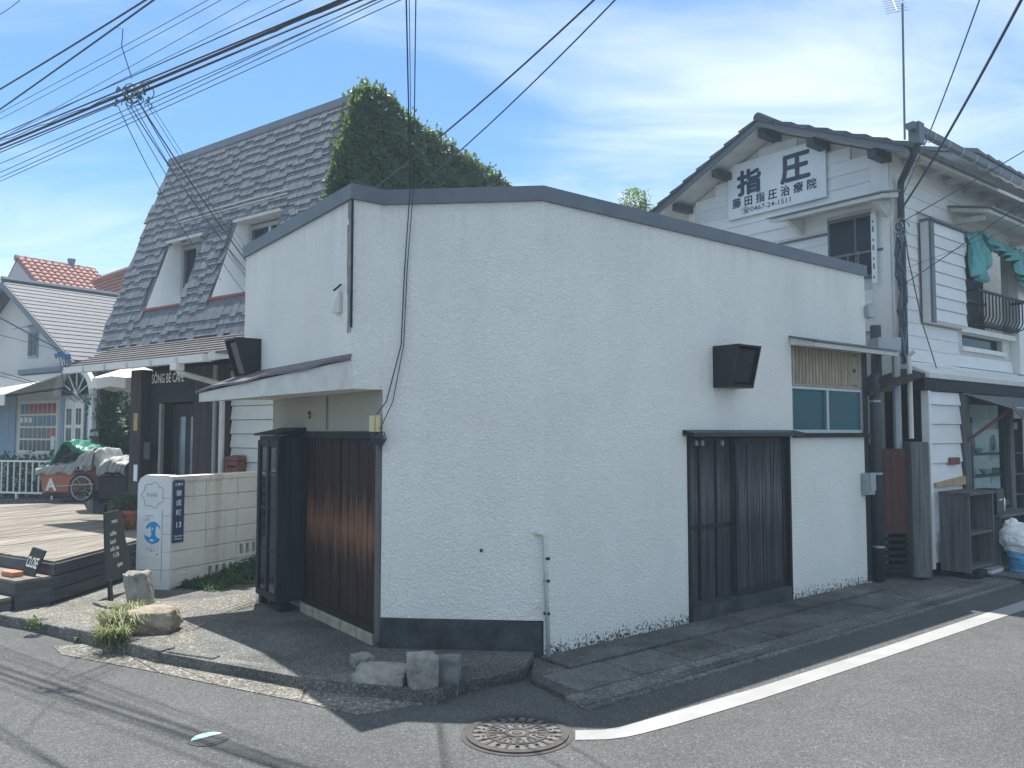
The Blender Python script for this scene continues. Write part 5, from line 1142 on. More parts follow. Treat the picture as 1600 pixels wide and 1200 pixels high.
# walls
w = MB()
w.poly([HG.p(0, -.02, 0), HG.p(GW, -.02, 0), HG.p(GW, -.02, zr(GW) - .14), HG.p(UA, -.02, ZA - .14), HG.p(0, -.02, zr(0) - .14)])
wallgrid(w, HR, 0, LH, 2.3, zr(0) - .14, [(1.95, 3.95, 3.20, 4.52), (2.12, 3.62, 2.93, 3.10)], .10, -.02)
w.poly([HG.p(GW, -.02, 0), HG.p(GW, -6, 0), HG.p(GW, -6, 5.2), HG.p(GW, -.02, 5.2)])
w.build('wall', MT['white_old'], hs, fix=False)
def siding(fr, u0f, u1f, z0, z1, dz, holes=(), mat='siding'):
    z = z0
    while z < z1 - .03:
        zz = min(z + dz, z1); spans = [(u0f(z, zz), u1f(z, zz))]
        for h in holes:
            if h[2] < zz - .01 and h[3] > z + .01:
                new = []
                for a, b in spans:
                    if h[1] <= a or h[0] >= b: new.append((a, b)); continue
                    if h[0] > a + .02: new.append((a, h[0]))
                    if h[1] < b - .02: new.append((h[1], b))
                spans = new
        for a, b in spans:
            if b - a > .04:
                MB().hexa([fr.p(a, -.018, z), fr.p(b, -.018, z), fr.p(b, .017, z), fr.p(a, .017, z)], [fr.p(a, -.018, zz), fr.p(b, -.018, zz), fr.p(b, .003, zz), fr.p(a, .003, zz)]).build('siding_board', MT[mat], hs)
        z += dz
gl = lambda z, zz: .24 if zr(.24) - .14 > zz else max(.24, UA - (ZA - .14 - zz) / PT)
gr_ = lambda z, zz: GW - .12 if zr(GW - .12) - .14 > zz else min(GW - .12, UA + (ZA - .14 - zz) / PT)
siding(HG, gl, gr_, 3.0, ZA - .16, .178, [(.08, .86, 3.7, 4.56)])
siding(HR, lambda a, b: .14, lambda a, b: LH, 2.62, 5.30, .168, [(.72, 1.96, 3.12, 4.54), (1.92, 4.02, 2.88, 4.56), (3.94, 4.26, 2.6, 4.5)])
MB().box(HG, .0, .235, -.018, .03, 2.3, zr(.1) - .16).build('corner_board', MT['white'], hs)
MB().box(HR, .0, .135, -.018, .03, 2.6, 5.36).build('corner_board', MT['white'], hs)
MB().box(HG, GW - .115, GW, -.018, .03, 2.3, zr(GW) - .16).build('corner_board', MT['white'], hs)
# roof: slab, verge boards, purlin ends, tiles
rs = MB(); OV = .45; BKH = -5.0
for s, ue_ in ((-1, -.42), (1, 3.62)):
    a0, a1, b1, b0 = HG.p(UA, OV, ZA - .12), HG.p(ue_, OV, zr(ue_) - .12), HG.p(ue_, BKH, zr(ue_) - .12), HG.p(UA, BKH, ZA - .12)
    rs.hexa([a0, a1, b1, b0], [p + Vector((0, 0, .05)) for p in (a0, a1, b1, b0)])
hr = rs.build('roof', MT['white_old'], hs)
for ue_ in (-.44, 3.64):
    a, b = HG.p(UA, OV + .004, ZA - .15), HG.p(ue_, OV + .004, zr(ue_) - .15)
    MB().hexa([a, b, b + HG.v * .03, a + HG.v * .03], [p + Vector((0, 0, .115)) for p in (a, b, b + HG.v * .03, a + HG.v * .03)]).build('verge_board', MT['cap'], hr)
sgn_t = []
def rtile(w, l):
    m = MB(); m.hexa([(-w / 2, 0, 0), (w / 2, 0, 0), (w / 2, l, 0), (-w / 2, l, 0)], [(-w / 2, 0, .055), (w / 2, 0, .055), (w / 2, l, .02), (-w / 2, l, .02)]); me = m.mesh('roof_tile'); me.materials.append(MT['rooftile']); return me
tm = rtile(.30, .30)
for s, ue_ in ((-1, -.46), (1, 3.66)):
    dn_ = (HG.p(ue_, 0, zr(ue_)) - HG.p(UA, 0, ZA)); Ls = dn_.length; dn_.normalize(); nr_ = HG.v.cross(dn_); nr_ = nr_ if nr_.z > 0 else -nr_
    Bm = Matrix((HG.v if HG.v.cross(-dn_).dot(nr_) > 0 else -HG.v, -dn_, nr_)).transposed().to_4x4(); nt_ = 8
    for i in range(nt_):
        for j in range(9):
            p = HG.p(UA, OV - .08 - j * .31, ZA - .068) + dn_ * ((i + 1) * Ls / nt_ + .02)
            piece('roof_tile', tm, hr, Matrix.Translation(p) @ Bm)
MB().tube([HG.p(UA, OV + .03, ZA - .015), HG.p(UA, BKH, ZA - .015)], .07, 8).build('ridge_tile', MT['rooftile'], hr)
for uu in (.02, .86, UA, 2.42, GW - .04): MB().box(HG, uu - .06, uu + .06, .0, OV - .06, zr(uu) - .27, zr(uu) - .135 - (.03 if uu != UA else .01)).build('purlin_end', MT['pipe_dark'], hr)
for k in range(10): MB().box(HR, .35 + k * .62, .42 + k * .62, .0, .36, zr(0) - .24, zr(0) - .17).build('rafter_end', MT['white_old'], hr)
# gutter with brackets and downpipe
zg_ = 5.30; gv = .44
pr = [(0, .09), (.01, .02), (.05, 0), (.09, .02), (.10, .10)]
gt_ = MB().hexa([HR.p(-.50, gv + x, zg_ + y) for x, y in pr], [HR.p(LH, gv + x, zg_ + y) for x, y in pr]).build('gutter', MT['cap'], hs)
for k in range(16):
    u = -.35 + k * .42; br = MB(); br.tube([HR.p(u, gv + .05 + math.cos(t) * .068, zg_ + .055 + math.sin(t) * .072) for t in [math.pi * (.9 + i * .17) for i in range(8)]], .006, 4); br.build('gutter_bracket', MT['alu'], gt_)
MB().box(HR, -.40, -.26, gv - .01, gv + .12, zg_ - .14, zg_ + .12).build('rain_hopper', MT['cap'], gt_)
MB().tube([HR.p(-.33, gv + .05, zg_ - .12), HR.p(-.33, gv + .03, zg_ - .22), HR.p(.10, .10, zg_ - .42), HR.p(.10, .09, zg_ - .55), HR.p(.10, .09, 2.5)], .042, 8).build('downpipe', MT['pipe_dark'], hs)
# shiatsu sign
su0, su1, sz0, sz1 = .84, 2.44, 4.88, 5.70
sg = thing('clinic_sign', HG.p(1.64, .05, sz0), 'large white sign board lettered in dark blue on the gable', 'sign')
MB().box(HG, su0, su1, .035, .06, sz0, sz1).build('panel', MT['sign_white'], sg)
tm_ = lambda uL_, z_, kx=1, ky=1, sh=0: (lambda x, y: HG.p(uL_ - x * kx - y * sh, .0625, z_ + y * ky))
def stroke(mb, pts, w):
    for (x0, y0), (x1, y1) in zip(pts, pts[1:]):
        d = Vector((x1 - x0, y1 - y0)); n = Vector((-d.y, d.x)).normalized() * w / 2
        mb.ext([HG.p(2.44 - (x0 + n.x), .0605, sz0 + y0 + n.y), HG.p(2.44 - (x1 + n.x), .0605, sz0 + y1 + n.y), HG.p(2.44 - (x1 - n.x), .0605, sz0 + y1 - n.y), HG.p(2.44 - (x0 - n.x), .0605, sz0 + y0 - n.y)], HG.v * .003)
        for (x, y) in ((x0, y0), (x1, y1)):
            mb.ext([HG.p(2.44 - (x + math.cos(i * .7) * w / 2), .0605, sz0 + y + math.sin(i * .7) * w / 2) for i in range(9)], HG.v * .0031)
def bold_text(t, ch, size, uL_, z_, r, ky):               # heavy brush weight: overlaid copies, each a hair further out
    for i in range(9):
        ox, oz = (0, 0) if i == 8 else (math.cos(i * math.pi / 4) * r, math.sin(i * math.pi / 4) * r)
        text_into(t, ch, size, lambda x, y: HG.p(uL_ - x - ox, .0615 + i * .0005, z_ + y * ky + oz))
for ch, xx, zz_, s_ in (('指', .17, .34, .42), ('圧', .90, .35, .48)):
    t = MB(); bold_text(t, ch, s_, 2.44 - xx, sz0 + zz_ + .02, .017, .92); t.build('character', MT['ink'], sg, fix=False)
for i, ch in enumerate('藤田指圧治療院'):
    t = MB(); bold_text(t, ch, .155, 2.36 - i * .205, sz0 + .17, .004, 1); t.build('character', MT['ink'], sg, fix=False)
t = MB(); text_into(t, '☎0467-24-1511', .10, tm_(2.20, sz0 + .055, 1.22, 1), bold=.001); t.build('phone_number', MT['ink'], sg, fix=False)
# gable window under its own little roof
gw_ = MB().box(HG, .09, .85, -.015, .02, 3.7, 4.55).build('gable_window', MT['bluewood'] if 0 else MT['cap'], hs)
for a, b in ((.12, .45), (.48, .82)): MB().box(HG, a, b, .021, .028, 3.74, 4.50).build('pane', MT['darkglass'], gw_)
MB().box(HG, .09, .85, .028, .045, 4.02, 4.05).build('glazing_bar', MT['cap'], gw_)
cz0 = 4.66
cg = MB().hexa([HG.p(-.12, .02, cz0), HG.p(1.38, .02, cz0), HG.p(1.42, .52, cz0 - .10), HG.p(-.16, .52, cz0 - .10)], [HG.p(-.12, .02, cz0 + .07), HG.p(1.38, .02, cz0 + .07), HG.p(1.42, .52, cz0 - .05), HG.p(-.16, .52, cz0 - .05)]).build('window_canopy', MT['white_old'], hs)
MB().hexa([HG.p(-.15, .02, cz0 + .072), HG.p(1.41, .02, cz0 + .072), HG.p(1.45, .55, cz0 - .048), HG.p(-.19, .55, cz0 - .048)], [HG.p(-.15, .02, cz0 + .095), HG.p(1.41, .02, cz0 + .095), HG.p(1.45, .55, cz0 - .03), HG.p(-.19, .55, cz0 - .03)]).build('canopy_sheet', MT['cap'], cg)
for uu in (.0, 1.2): MB().hexa([HG.p(uu, .02, cz0 - .22), HG.p(uu + .05, .02, cz0 - .22), HG.p(uu + .05, .06, cz0 - .22), HG.p(uu, .06, cz0 - .22)], [HG.p(uu, .02, cz0 - .005), HG.p(uu + .05, .02, cz0 - .005), HG.p(uu + .05, .40, cz0 - .085), HG.p(uu, .40, cz0 - .085)]).build('canopy_bracket', MT['white_old'], cg)
MB().box(HG, .86, 1.6, .018, .05, 4.36, 4.385).build('sill_rail', MT['cap'], hs)
mp_ = MB().box(HG, .14, .205, .08, .11, 3.6, 4.5); mo = mp_.build('mounting_strip', MT['sign_white'], hs)
for k in range(7): MB().box(HG, .165, .185, .111, .114, 3.66 + k * .12, 3.69 + k * .12 + (.04 if k % 2 else 0)).build('slot', MT['cap'], mo)
# shutter box, window, cloth, balcony rail on the street side
sbx = MB().box(HR, .80, 1.90, .018, .13, 3.15, 4.50).build('shutter_box', MT['white'], hs)
z = 3.17
while z < 4.46: MB().hexa([HR.p(.90, .131, z), HR.p(1.88, .131, z), HR.p(1.88, .158, z), HR.p(.90, .158, z)], [HR.p(.90, .131, min(4.49, z + .160)), HR.p(1.88, .131, min(4.49, z + .160)), HR.p(1.88, .140, min(4.49, z + .160)), HR.p(.90, .140, min(4.49, z + .160))]).build('siding_board', MT['siding'], sbx); z += .166
MB().box(HR, .79, .885, .131, .16, 3.14, 4.49).build('dark_slot', MT['cap'], sbx); MB().box(HR, .77, 1.93, .0185, .19, 4.502, 4.53).build('box_cap', MT['cap'], sbx)
wi = MB().box(HR, 1.96, 3.94, -.42, -.40, 3.21, 4.51).build('window', MT['dark'], hs)
for a, b in ((2.25, 2.42), (3.05, 3.2)): MB().box(HR, a, b, -.39, -.34, 3.22, 4.50).build('sash_stile', MT['grey_wood'], wi)
for a, b in ((2.43, 3.04), (3.21, 3.92)): MB().box(HR, a, b, -.375, -.37, 3.22, 4.1).build('pane', pmat('dim curtain behind glass', (.06, .075, .09), .2, 3, .3, 0, spec=.12), wi)
MB().box(HR, 1.96, 3.94, -.385, -.33, 3.72, 3.76).build('sash_rail', MT['grey_wood'], wi)
MB().box(HR, 1.93, 3.98, -.12, .06, 3.12, 3.195).build('window_sill', MT['white'], hs)
MB().box(HR, 2.10, 3.64, -.11, -.10, 2.92, 3.10).build('low_window', MT['darkglass'], hs)
MB().box(HR, 2.06, 3.70, -.019, .02, 2.86, 2.925).build('low_sill', MT['white'], hs)
MB().box(HR, 3.96, 4.24, -.018, .11, 2.60, 4.46).build('pilaster', MT['white'], hs)
bl = MB().tube([HR.p(2.0, .02, 3.70), HR.p(2.02, .24, 3.70), HR.p(3.88, .24, 3.70), HR.p(3.9, .02, 3.70)], .022, 6).build('balcony_rail', MT['black'], hs)
for k in range(15):
    u = 2.06 + k * .128; MB().tube([HR.p(u, .24, 3.69), HR.p(u, .24, 3.36), HR.p(u, .20, 3.28), HR.p(u, .10, 3.25), HR.p(u, .02, 3.25)], .011, 5).build('baluster', MT['black'], bl)
MB().tube([HR.p(2.0, .10, 3.25), HR.p(3.9, .10, 3.25)], .014, 5).build('bottom_bar', MT['black'], bl)
cz1 = 4.80
cr_ = MB().hexa([HR.p(1.72, .02, cz1), HR.p(4.7, .02, cz1), HR.p(4.75, .55, cz1 - .12), HR.p(1.70, .55, cz1 - .12)], [HR.p(1.72, .02, cz1 + .06), HR.p(4.7, .02, cz1 + .06), HR.p(4.75, .55, cz1 - .07), HR.p(1.70, .55, cz1 - .07)]).build('window_canopy', MT['white_old'], hs)
MB().hexa([HR.p(1.68, .02, cz1 + .062), HR.p(4.74, .02, cz1 + .062), HR.p(4.8, .60, cz1 - .075), HR.p(1.66, .60, cz1 - .075)], [HR.p(1.68, .02, cz1 + .085), HR.p(4.74, .02, cz1 + .085), HR.p(4.8, .60, cz1 - .05), HR.p(1.66, .60, cz1 - .05)]).build('canopy_sheet', MT['cap'], cr_)
for uu in (1.85, 3.95): MB().box(HR, uu, uu + .07, .02, .42, cz1 - .17, cz1 - .10).build('canopy_bracket', MT['white_old'], cr_)
# teal cloth tied across the window head
def cloth(u0, u1, zt, drop, seed, nu=44, nv=14):
    rn = random.Random(seed); a, b, c = (rn.uniform(0, 6) for _ in range(3)); rows_ = []
    for j in range(nv + 1):
        tv = j / nv; rows_.append([HR.p(u0 + (u1 - u0) * i / nu + .03 * math.sin(tv * 5 + i * .3), .16 + .10 * tv * (1 if 1 else 0) + .05 * math.sin(i * .9 + a + tv * 2.5) * (.4 + tv) + .02 * math.sin(i * 2.1 + b), zt(i / nu) - drop(i / nu) * tv + .02 * math.sin(i * .7 + c + tv * 6)) for i in range(nu + 1)])
    return MB().grid(rows_)
clo = thing('teal_cloth', HR.p(2.9, .2, 3.9), 'faded teal awning cloth sagging across the upstairs window', 'cloth')
cloth(1.92, 2.50, pw([(0, 4.50), (1, 4.60)]), pw([(0, .62), (.55, .74), (.8, .5), (1, .14)]), 1).build('draped_end', MT['tarp_teal'], clo, smooth=True, solid=.005)
cloth(2.40, 4.0, pw([(0, 4.60), (.5, 4.54), (1, 4.50)]), pw([(0, .15), (.3, .22), (.6, .24), (.82, .45), (1, .80)]), 2).build('swag', MT['tarp_teal'], clo, smooth=True, solid=.005)
cloth(3.7, 5.0, pw([(0, 4.55), (1, 4.52)]), pw([(0, .5), (.4, .65), (1, .5)]), 3).build('loose_end', MT['tarp_teal'], clo, smooth=True, solid=.005)
# pent ledge between the floors, pipes along it
MB().hexa([HR.p(-.0, -.019, 2.44), HR.p(LH, -.019, 2.44), SF.p(LH, .05, 2.36), SF.p(-.03, .05, 2.36)], [HR.p(-.0, .0, 2.615), HR.p(LH, .0, 2.615), SF.p(LH, .07, 2.42), SF.p(-.03, .07, 2.42)]).build('pent_ledge', MT['white'], hs)
MB().box(SF, -.12, LH, -.25, .035, 2.21, 2.355).build('lintel_beam', MT['black_matte'], hs)
for z_, v_, r_, m_ in ((2.56, .13, .026, 'white'), (2.47, .20, .030, 'galv')):
    MB().tube([HR.p(.02 + .3 * (r_ > .028), v_, z_), HR.p(1.2, v_ + .01, z_ + .012), HR.p(2.6, v_, z_ - .03), HR.p(6, v_, z_ - .02)], r_, 8).build('service_pipe', MT[m_], hs)
for k in range(8): MB().tube([HR.p(.6 + k * .55, .235 , 2.47), HR.p(.6 + k * .55, .15, 2.44)], .012, 5).build('pipe_clip', MT['black'], hs)
# ---------------- shop under the house
z = .12
while z < 2.18: MB().hexa([SF.p(.065, -.05, z), SF.p(.96, -.05, z), SF.p(.96, .02, z), SF.p(.065, .02, z)], [SF.p(.065, -.05, min(2.2, z + .235)), SF.p(.96, -.05, min(2.2, z + .235)), SF.p(.96, -.005, min(2.2, z + .235)), SF.p(.065, -.005, min(2.2, z + .235))]).build('siding_board', MT['siding'], hs); z += .24
MB().box(SF, -.01, .06, -.06, .03, .05, 2.205).build('corner_board', MT['white'], hs)
MB().box(SF, -.03, .965, -.5, -.06, 0, 2.21).build('side_wall', MT['dark'], hs); MB().box(SF, .88, .965, -2.3, -.51, 0, 2.3).build('side_wall', MT['dark'], hs)
for a, b in ((.985, 1.15), (2.50, 2.66)): MB().box(SF, a, b, -.10, .05, .0, 2.205).build('shop_post', MT['grey_wood'], hs, bevel=.008)
MB().box(SF, 1.0, LH, -2.3, -2.2, 0, 2.4).build('shop_back_wall', pmat('dim shop interior', (.05, .06, .06), .3, 3, .9, 0), hs)
MB().box(SF, 1.0, LH, -2.2, -.1, -.02, .05).build('shop_floor', MT['grey_wood'], hs)
MB().box(SF, 1.0, LH, -2.2, -.26, 2.215, 2.3).build('shop_ceiling', MT['cafe_wood'], hs)
MB().box(SF, 1.15, 2.50, -.06, .02, .68, .76).build('window_ledge', MT['grey_wood'], hs)
MB().box(SF, 1.15, 2.50, -.05, .0, .05, .68).build('stall_riser', MT['door_black'], hs)
MB().box(SF, 1.152, 2.498, -.03, -.024, .765, 2.2).build('shop_glass', MT['glass'], hs)
# things in the shop window: shelves, plates, bowls, cups
sh = thing('display_rack', SF.p(1.8, -.5, .1), 'dark rack of crockery seen through the shop window', 'rack')
for z_ in (.80, 1.10, 1.40): MB().box(SF, 1.5, 3.35, -.34, -.07, z_ - .02, z_).build('shelf', MT['grey_wood'], sh)
for a in (1.5, 3.32): MB().box(SF, a, a + .03, -.34, -.07, .05, 1.9).build('upright', MT['grey_wood'], sh)
MB().box(SF, 1.5, 3.3, -.30, -.12, 1.74, 1.84).build('light_box', pmat('pale box', (.40, .48, .48), .1, 3, .5, 0), sh)
rn = random.Random(9)
for k, (u_, z_, kind) in enumerate([(1.36, 1.55, 'p'), (1.85, 1.55, 'p'), (2.1, 1.52, 'p'), (1.3, 1.10, 'b'), (1.5, 1.10, 'c'), (1.72, 1.10, 'b'), (1.95, 1.10, 'c'), (2.2, 1.10, 'b'), (1.32, .80, 'c'), (1.55, .80, 'b'), (1.8, .80, 'c'), (2.02, .80, 'b'), (2.25, .80, 'c'), (1.6, 1.40, 'b'), (2.3, 1.40, 'c'), (1.25, 1.40, 'b')]):
    v_ = rn.uniform(-.26, -.16); u_ = 1.6 + (u_ - 1.25) * 1.45
    if kind == 'p':
        m = MB(); c = SF.p(u_, -.16, z_); r = rn.uniform(.09, .12); ringp = [c + SF.u * math.cos(2 * math.pi * i / 18) * r * .85 + Vector((0, 0, math.sin(2 * math.pi * i / 18) * r)) for i in range(18)]
        m.hexa(ringp, [p * .55 + c * .45 + SF.v * -.02 for p in ringp]); nm, lb, ct_ = 'plate', 'round pale plate propped upright in the shop window', 'plate'
    elif kind == 'b': m = MB().lathe(SF.p(u_, v_, z_), [(.035, 0), (.04, .012), (.075, .05), (.085, .075), (.075, .072), (0, .03)], 14); nm, lb, ct_ = 'bowl', 'small glazed bowl on the window display rack', 'bowl'
    else: m = MB().lathe(SF.p(u_, v_, z_), [(.034, 0), (.04, .01), (.042, .09), (.036, .088), (0, .02)], 12); nm, lb, ct_ = 'cup', 'small straight sided cup on the window display rack', 'cup'
    m.build(nm, MT['dish'], smooth=True, label=lb, cat=ct_, group='crockery in the shop window')
# awning with strut
aw2 = thing('shop_awning', SF.p(2.4, .3, 2.0), 'grey cloth awning over the shop window held by a rusty strut', 'awning')
rows_ = [[SF.p(1.0 + i * .3, .05 + .55 * t, 2.19 - .20 * t - .02 * math.sin(i * 1.3) * t) for i in range(16)] for t in (0, .33, .66, 1)]
rows_.append([SF.p(1.35 + i * .277, .60, 1.86 + .03 * math.sin(i * 1.7)) for i in range(16)])
MB().grid(rows_).build('cloth', MT['awning_grey'], aw2, fix=False, solid=.008)
MB().tube([SF.p(1.05, .04, 1.58), SF.p(1.35, .50, 2.02)], .022, 6).build('strut', MT['rust'], aw2); MB().tube([SF.p(1.35, .52, 2.0), SF.p(5, .52, 2.0)], .02, 6).build('front_bar', MT['galv'], aw2)
for a, z0_, z1_ in ((2.72, 1.28, 1.62), (2.72, .96, 1.14)): MB().box(SF, a, a + .5, -.3, -.29, z0_, z1_).build('paper_sign', MT['sign_white'], label='blank pale paper sheet hung in the shop doorway' if z0_ > 1.2 else 'low printed paper strip below the pale sheet in the doorway', cat='paper')
# rusty house number plate and raw plywood strip
MB().box(SF, .52, .80, .021, .05, 1.29, 1.38).build('number_plate', MT['rust'], hs, bevel=.006)
MB().hexa([SF.p(.08, .024, 1.03), SF.p(.96, .024, 1.03), SF.p(.96, .05, 1.03), SF.p(.08, .05, 1.03)], [SF.p(.08, .024, 1.08), SF.p(.96, .024, 1.14), SF.p(.96, .05, 1.14), SF.p(.08, .05, 1.08)]).build('plywood_strip', MT['ply'], hs)
# open shelves standing outside
def shelf_unit(u0, u1, v0, v1, z1, zs_, lab, name='outdoor_shelf'):
    s = thing(name, SF.p((u0 + u1) / 2, (v0 + v1) / 2, 0), lab, 'shelf')
    for a in (u0, u1 - .03): MB().box(SF, a, a + .03, v0, v1, .04, z1 - .035).build('side_panel', MT['grey_wood'], s)
    MB().box(SF, u0 - .02, u1 + .02, v0, v1 + .02, z1 - .034, z1).build('top', MT['grey_wood'], s)
    for z_ in zs_: MB().box(SF, u0 + .031, u1 - .031, v0 + .01, v1 - .01, z_ - .028, z_).build('shelf_board', MT['grey_wood'], s)
    for a in (u0 + .0, u1 - .06):
        for b in (v0, v1 - .06): MB().box(SF, a, a + .06, b, b + .06, -.02, .038).build('foot', MT['black_matte'], s)
    return s
s1_ = shelf_unit(.12, .86, .06, .40, .98, (.10, .50), 'tall weathered open shelf standing against the white boarded wall')
MB().box(SF, .40, .83, .062, .075, .10, .95).build('back_panel', MT['cafe_wood'], s1_)
shelf_unit(.98, 2.3, .08, .42, .66, (.30,), 'low weathered open bench shelf under the shop window', 'outdoor_shelf')
fr_ = MB().box(SF, .20, .50, .20, .26, .102, .36).build('picture_frame', MT['ply'], label='small wooden crate with frames on the lowest shelf', cat='crate'); MB().box(SF, .23, .47, .261, .264, .13, .33).build('dark_face', MT['cafe_wood'], fr_); MB().box(SF, .36, .44, .265, .268, .18, .34).build('paper', MT['sign_white'], fr_)
bxx = MB().box(SF, 1.02, 1.26, .14, .38, .662, .98).build('black_box', MT['black'], label='black box standing on the low bench shelf', cat='box', bevel=.006); MB().box(SF, 1.10, 1.18, .381, .384, .84, .855).build('label_strip', MT['letter'], bxx)
MB().lathe(SF.p(1.45, .25, .662), [(.05, 0), (.07, .03), (.075, .16), (.06, .2), (.05, .2), (0, .18)], 12).build('jar', MT['dish'], smooth=True, label='pale round jar beside the black box on the bench', cat='jar')
MB().box(SF, 1.5, 2.1, .16, .36, .302, .325).build('folded_paper', MT['sign_white'], label='flat white tray on the inner board of the bench shelf', cat='tray', bevel=.006)
MB().box(SF, .20, .44, .30, .46, -.005, .06).build('timber_offcut', MT['black_matte'], label='short dark timber offcut lying under the tall shelf', cat='timber')
for k in range(3): MB().box(SF, .50 + k * .01, .86 + k * .02, .30, .48, -.01 + k * .022, .01 + k * .022).build('magazine', MT['sign_white'] if k == 1 else MT['galv'], label=('lowest grey magazine in the pile beside the blue bag', 'white magazine in the middle of the pile by the blue bag', 'top grey magazine of the pile beside the blue bag')[k], cat='magazine')
MB().box(SF, .6, 2.2, .36, .95, -.035, -.012).build('board_mat', MT['grey_wood'], label='grey plank mat lying on the pavement under the blue bag', cat='mat')
# blue bag with white contents
bc = SF.p(1.12, .62, -.01); bg_ = thing('shopping_bag', bc, 'bulging blue bag with white plastic sticking out of its top', 'bag')
rn = random.Random(4); rows_ = []
for j in range(13):
    t = j / 12; z_ = .40 * t; rad = .15 + .10 * t - .012 * abs(math.sin(j * 1.9)); rows_.append([bc + Vector((math.cos(a) * rad * (1.05 + .05 * math.sin(3 * a + j * .6) - .05 * abs(math.sin(6 * a + j * .9))), math.sin(a) * rad * (.78 + .06 * math.sin(4 * a + j)), z_ + (.04 * math.sin(2 * a + 1) * t))) for a in [2 * math.pi * i / 28 for i in range(29)]])
rows_.insert(0, [bc for _ in range(29)])
MB().grid(rows_[:9]).build('blue_sack', MT['bag_blue'], bg_, smooth=False, fix=False); MB().grid(rows_[8:]).build('white_rim', MT['bag_white'], bg_, smooth=False, fix=False)
def crumple(c, r, seed, nm, mat, par):
    bm = bmesh.new(); bmesh.ops.create_icosphere(bm, subdivisions=4, radius=1); rn = random.Random(seed); ds = [(Vector((rn.gauss(0, 1), rn.gauss(0, 1), rn.gauss(0, 1))).normalized(), rn.uniform(0, 6)) for _ in range(9)]
    for v in bm.verts:
        k = 1 + sum(.07 * abs(math.sin(v.co.dot(d) * 5 + p)) for d, p in ds) - .2; v.co = Vector((v.co.x * r[0], v.co.y * r[1], v.co.z * r[2])) * k + c - root_loc(par)
    me = bpy.data.meshes.new(nm); bm.to_mesh(me); bm.free(); me.materials.append(mat); o = bpy.data.objects.new(nm, me); col.objects.link(o); o.parent = par
crumple(bc + Vector((-.06, 0, .42)), (.17, .13, .15), 1, 'plastic_wrap', MT['bag_white'], bg_); crumple(bc + Vector((.10, .02, .38)), (.14, .12, .09), 2, 'plastic_wrap', MT['bag_white'], bg_); crumple(bc + Vector((-.11, .03, .50)), (.08, .07, .12), 3, 'plastic_wrap', MT['bag_white'], bg_)
MB().tube([bc + Vector((.20, -.02, .36)), bc + Vector((.235, -.03, .44)), bc + Vector((.245, -.02, .50)), bc + Vector((.235, .0, .40))], .008, 5).build('handle', MT['bag_white'], bg_)

# ---------------- alley between the two buildings: gate, posts, pipes, lean-to
AF = Frame((4.30, 9.76), (1, .03)); AF.v = AF.v if AF.v.y < 0 else -AF.v
gt2 = thing('alley_gate', AF.p(.25, 0, 0), 'dull red boarded gate with louvred foot in the narrow alley', 'gate')
for k in range(4): MB().box(AF, .06 + k * .09, .06 + k * .09 + .086, -.02, .0, .52, 1.50).build('gate_board', MT['gate_red'], gt2)
for k in range(5): MB().hexa([AF.p(.06, -.03, .10 + k * .08), AF.p(.42, -.03, .10 + k * .08), AF.p(.42, .0, .09 + k * .08), AF.p(.06, .0, .09 + k * .08)], [AF.p(.06, -.03, .13 + k * .08), AF.p(.42, -.03, .13 + k * .08), AF.p(.42, .0, .11 + k * .08), AF.p(.06, .0, .11 + k * .08)]).build('louvre', MT['black_matte'], gt2)
MB().box(AF, .06, .42, -.03, .005, .49, .525).build('mid_rail', MT['gate_red'], gt2); MB().box(AF, .06, .42, -.04, .005, .03, .08).build('bottom_rail', MT['black_matte'], gt2)
MB().box(AF, .45, .67, -.12, .06, -.02, 1.58).build('gate_post', MT['grey_wood'], label='broad weathered grey timber post beside the red gate', cat='post', bevel=.01)
MB().box(AF, -.10, .05, -.15, .02, -.02, 1.56).build('gate_post', MT['door_black'], label='dark narrow timber post between the red gate and the drain pipe', cat='post', bevel=.01)
MB().box(AF, -.2, .9, -1.4, -1.3, 0, 3.2).build('alley_shade_sheet', MT['dark'], label='near-black sheet standing in for the shade at the back of the alley', cat='screen')  # near-black box added so the alley reads as deep shade
dp = thing('drain_pipe', WR.p(5.16, .02, 0), 'thick dark drain pipe with pale bands at the end of the stucco wall', 'pipe')
MB().tube([WR.p(5.16, .02, -.03), WR.p(5.16, .02, 2.25), WR.p(5.18, -.02, 2.32), WR.p(5.45, -.1, 2.40), WR.p(5.45, -.1, 3.0)], .062, 10).build('pipe', MT['pipe_dark'], dp, smooth=True)
for z_ in (.35, 1.20, 2.05): MB().tube([WR.p(5.16, .02, z_), WR.p(5.16, .02, z_ + .025)], .067, 10).build('band', MT['galv'], dp)
MB().tube([AF.p(.38, -.1, 1.5), AF.p(.38, -.1, 2.7)], .05, 8).build('vent_pipe', MT['galv'], label='pale galvanised vent pipe rising behind the red gate', cat='pipe')
MB().tube([AF.p(.52, -.05, 1.62), AF.p(.52, -.05, 2.62), AF.p(.56, .0, 2.68)], .03, 8).build('waste_pipe', MT['pipe_white'], label='thin pale waste pipe above the broad grey timber post', cat='pipe')
lt = MB().hexa([AF.p(-.12, .25, 2.12), AF.p(.62, .12, 2.36), AF.p(.62, -.35, 2.46), AF.p(-.12, -.3, 2.22)], [AF.p(-.12, .25, 2.16), AF.p(.62, .12, 2.40), AF.p(.62, -.35, 2.50), AF.p(-.12, -.3, 2.26)]).build('lean_to_roof', MT['cafe_wood'], label='small tilted lean-to roof sheet over the alley gate', cat='roof')
MB().box(AF, .02, .30, -.05, .2, 2.66, 2.82).build('meter_cabinet', MT['galv'], label='grey metal junction cabinet at the corner post above the alley', cat='cabinet', bevel=.01)
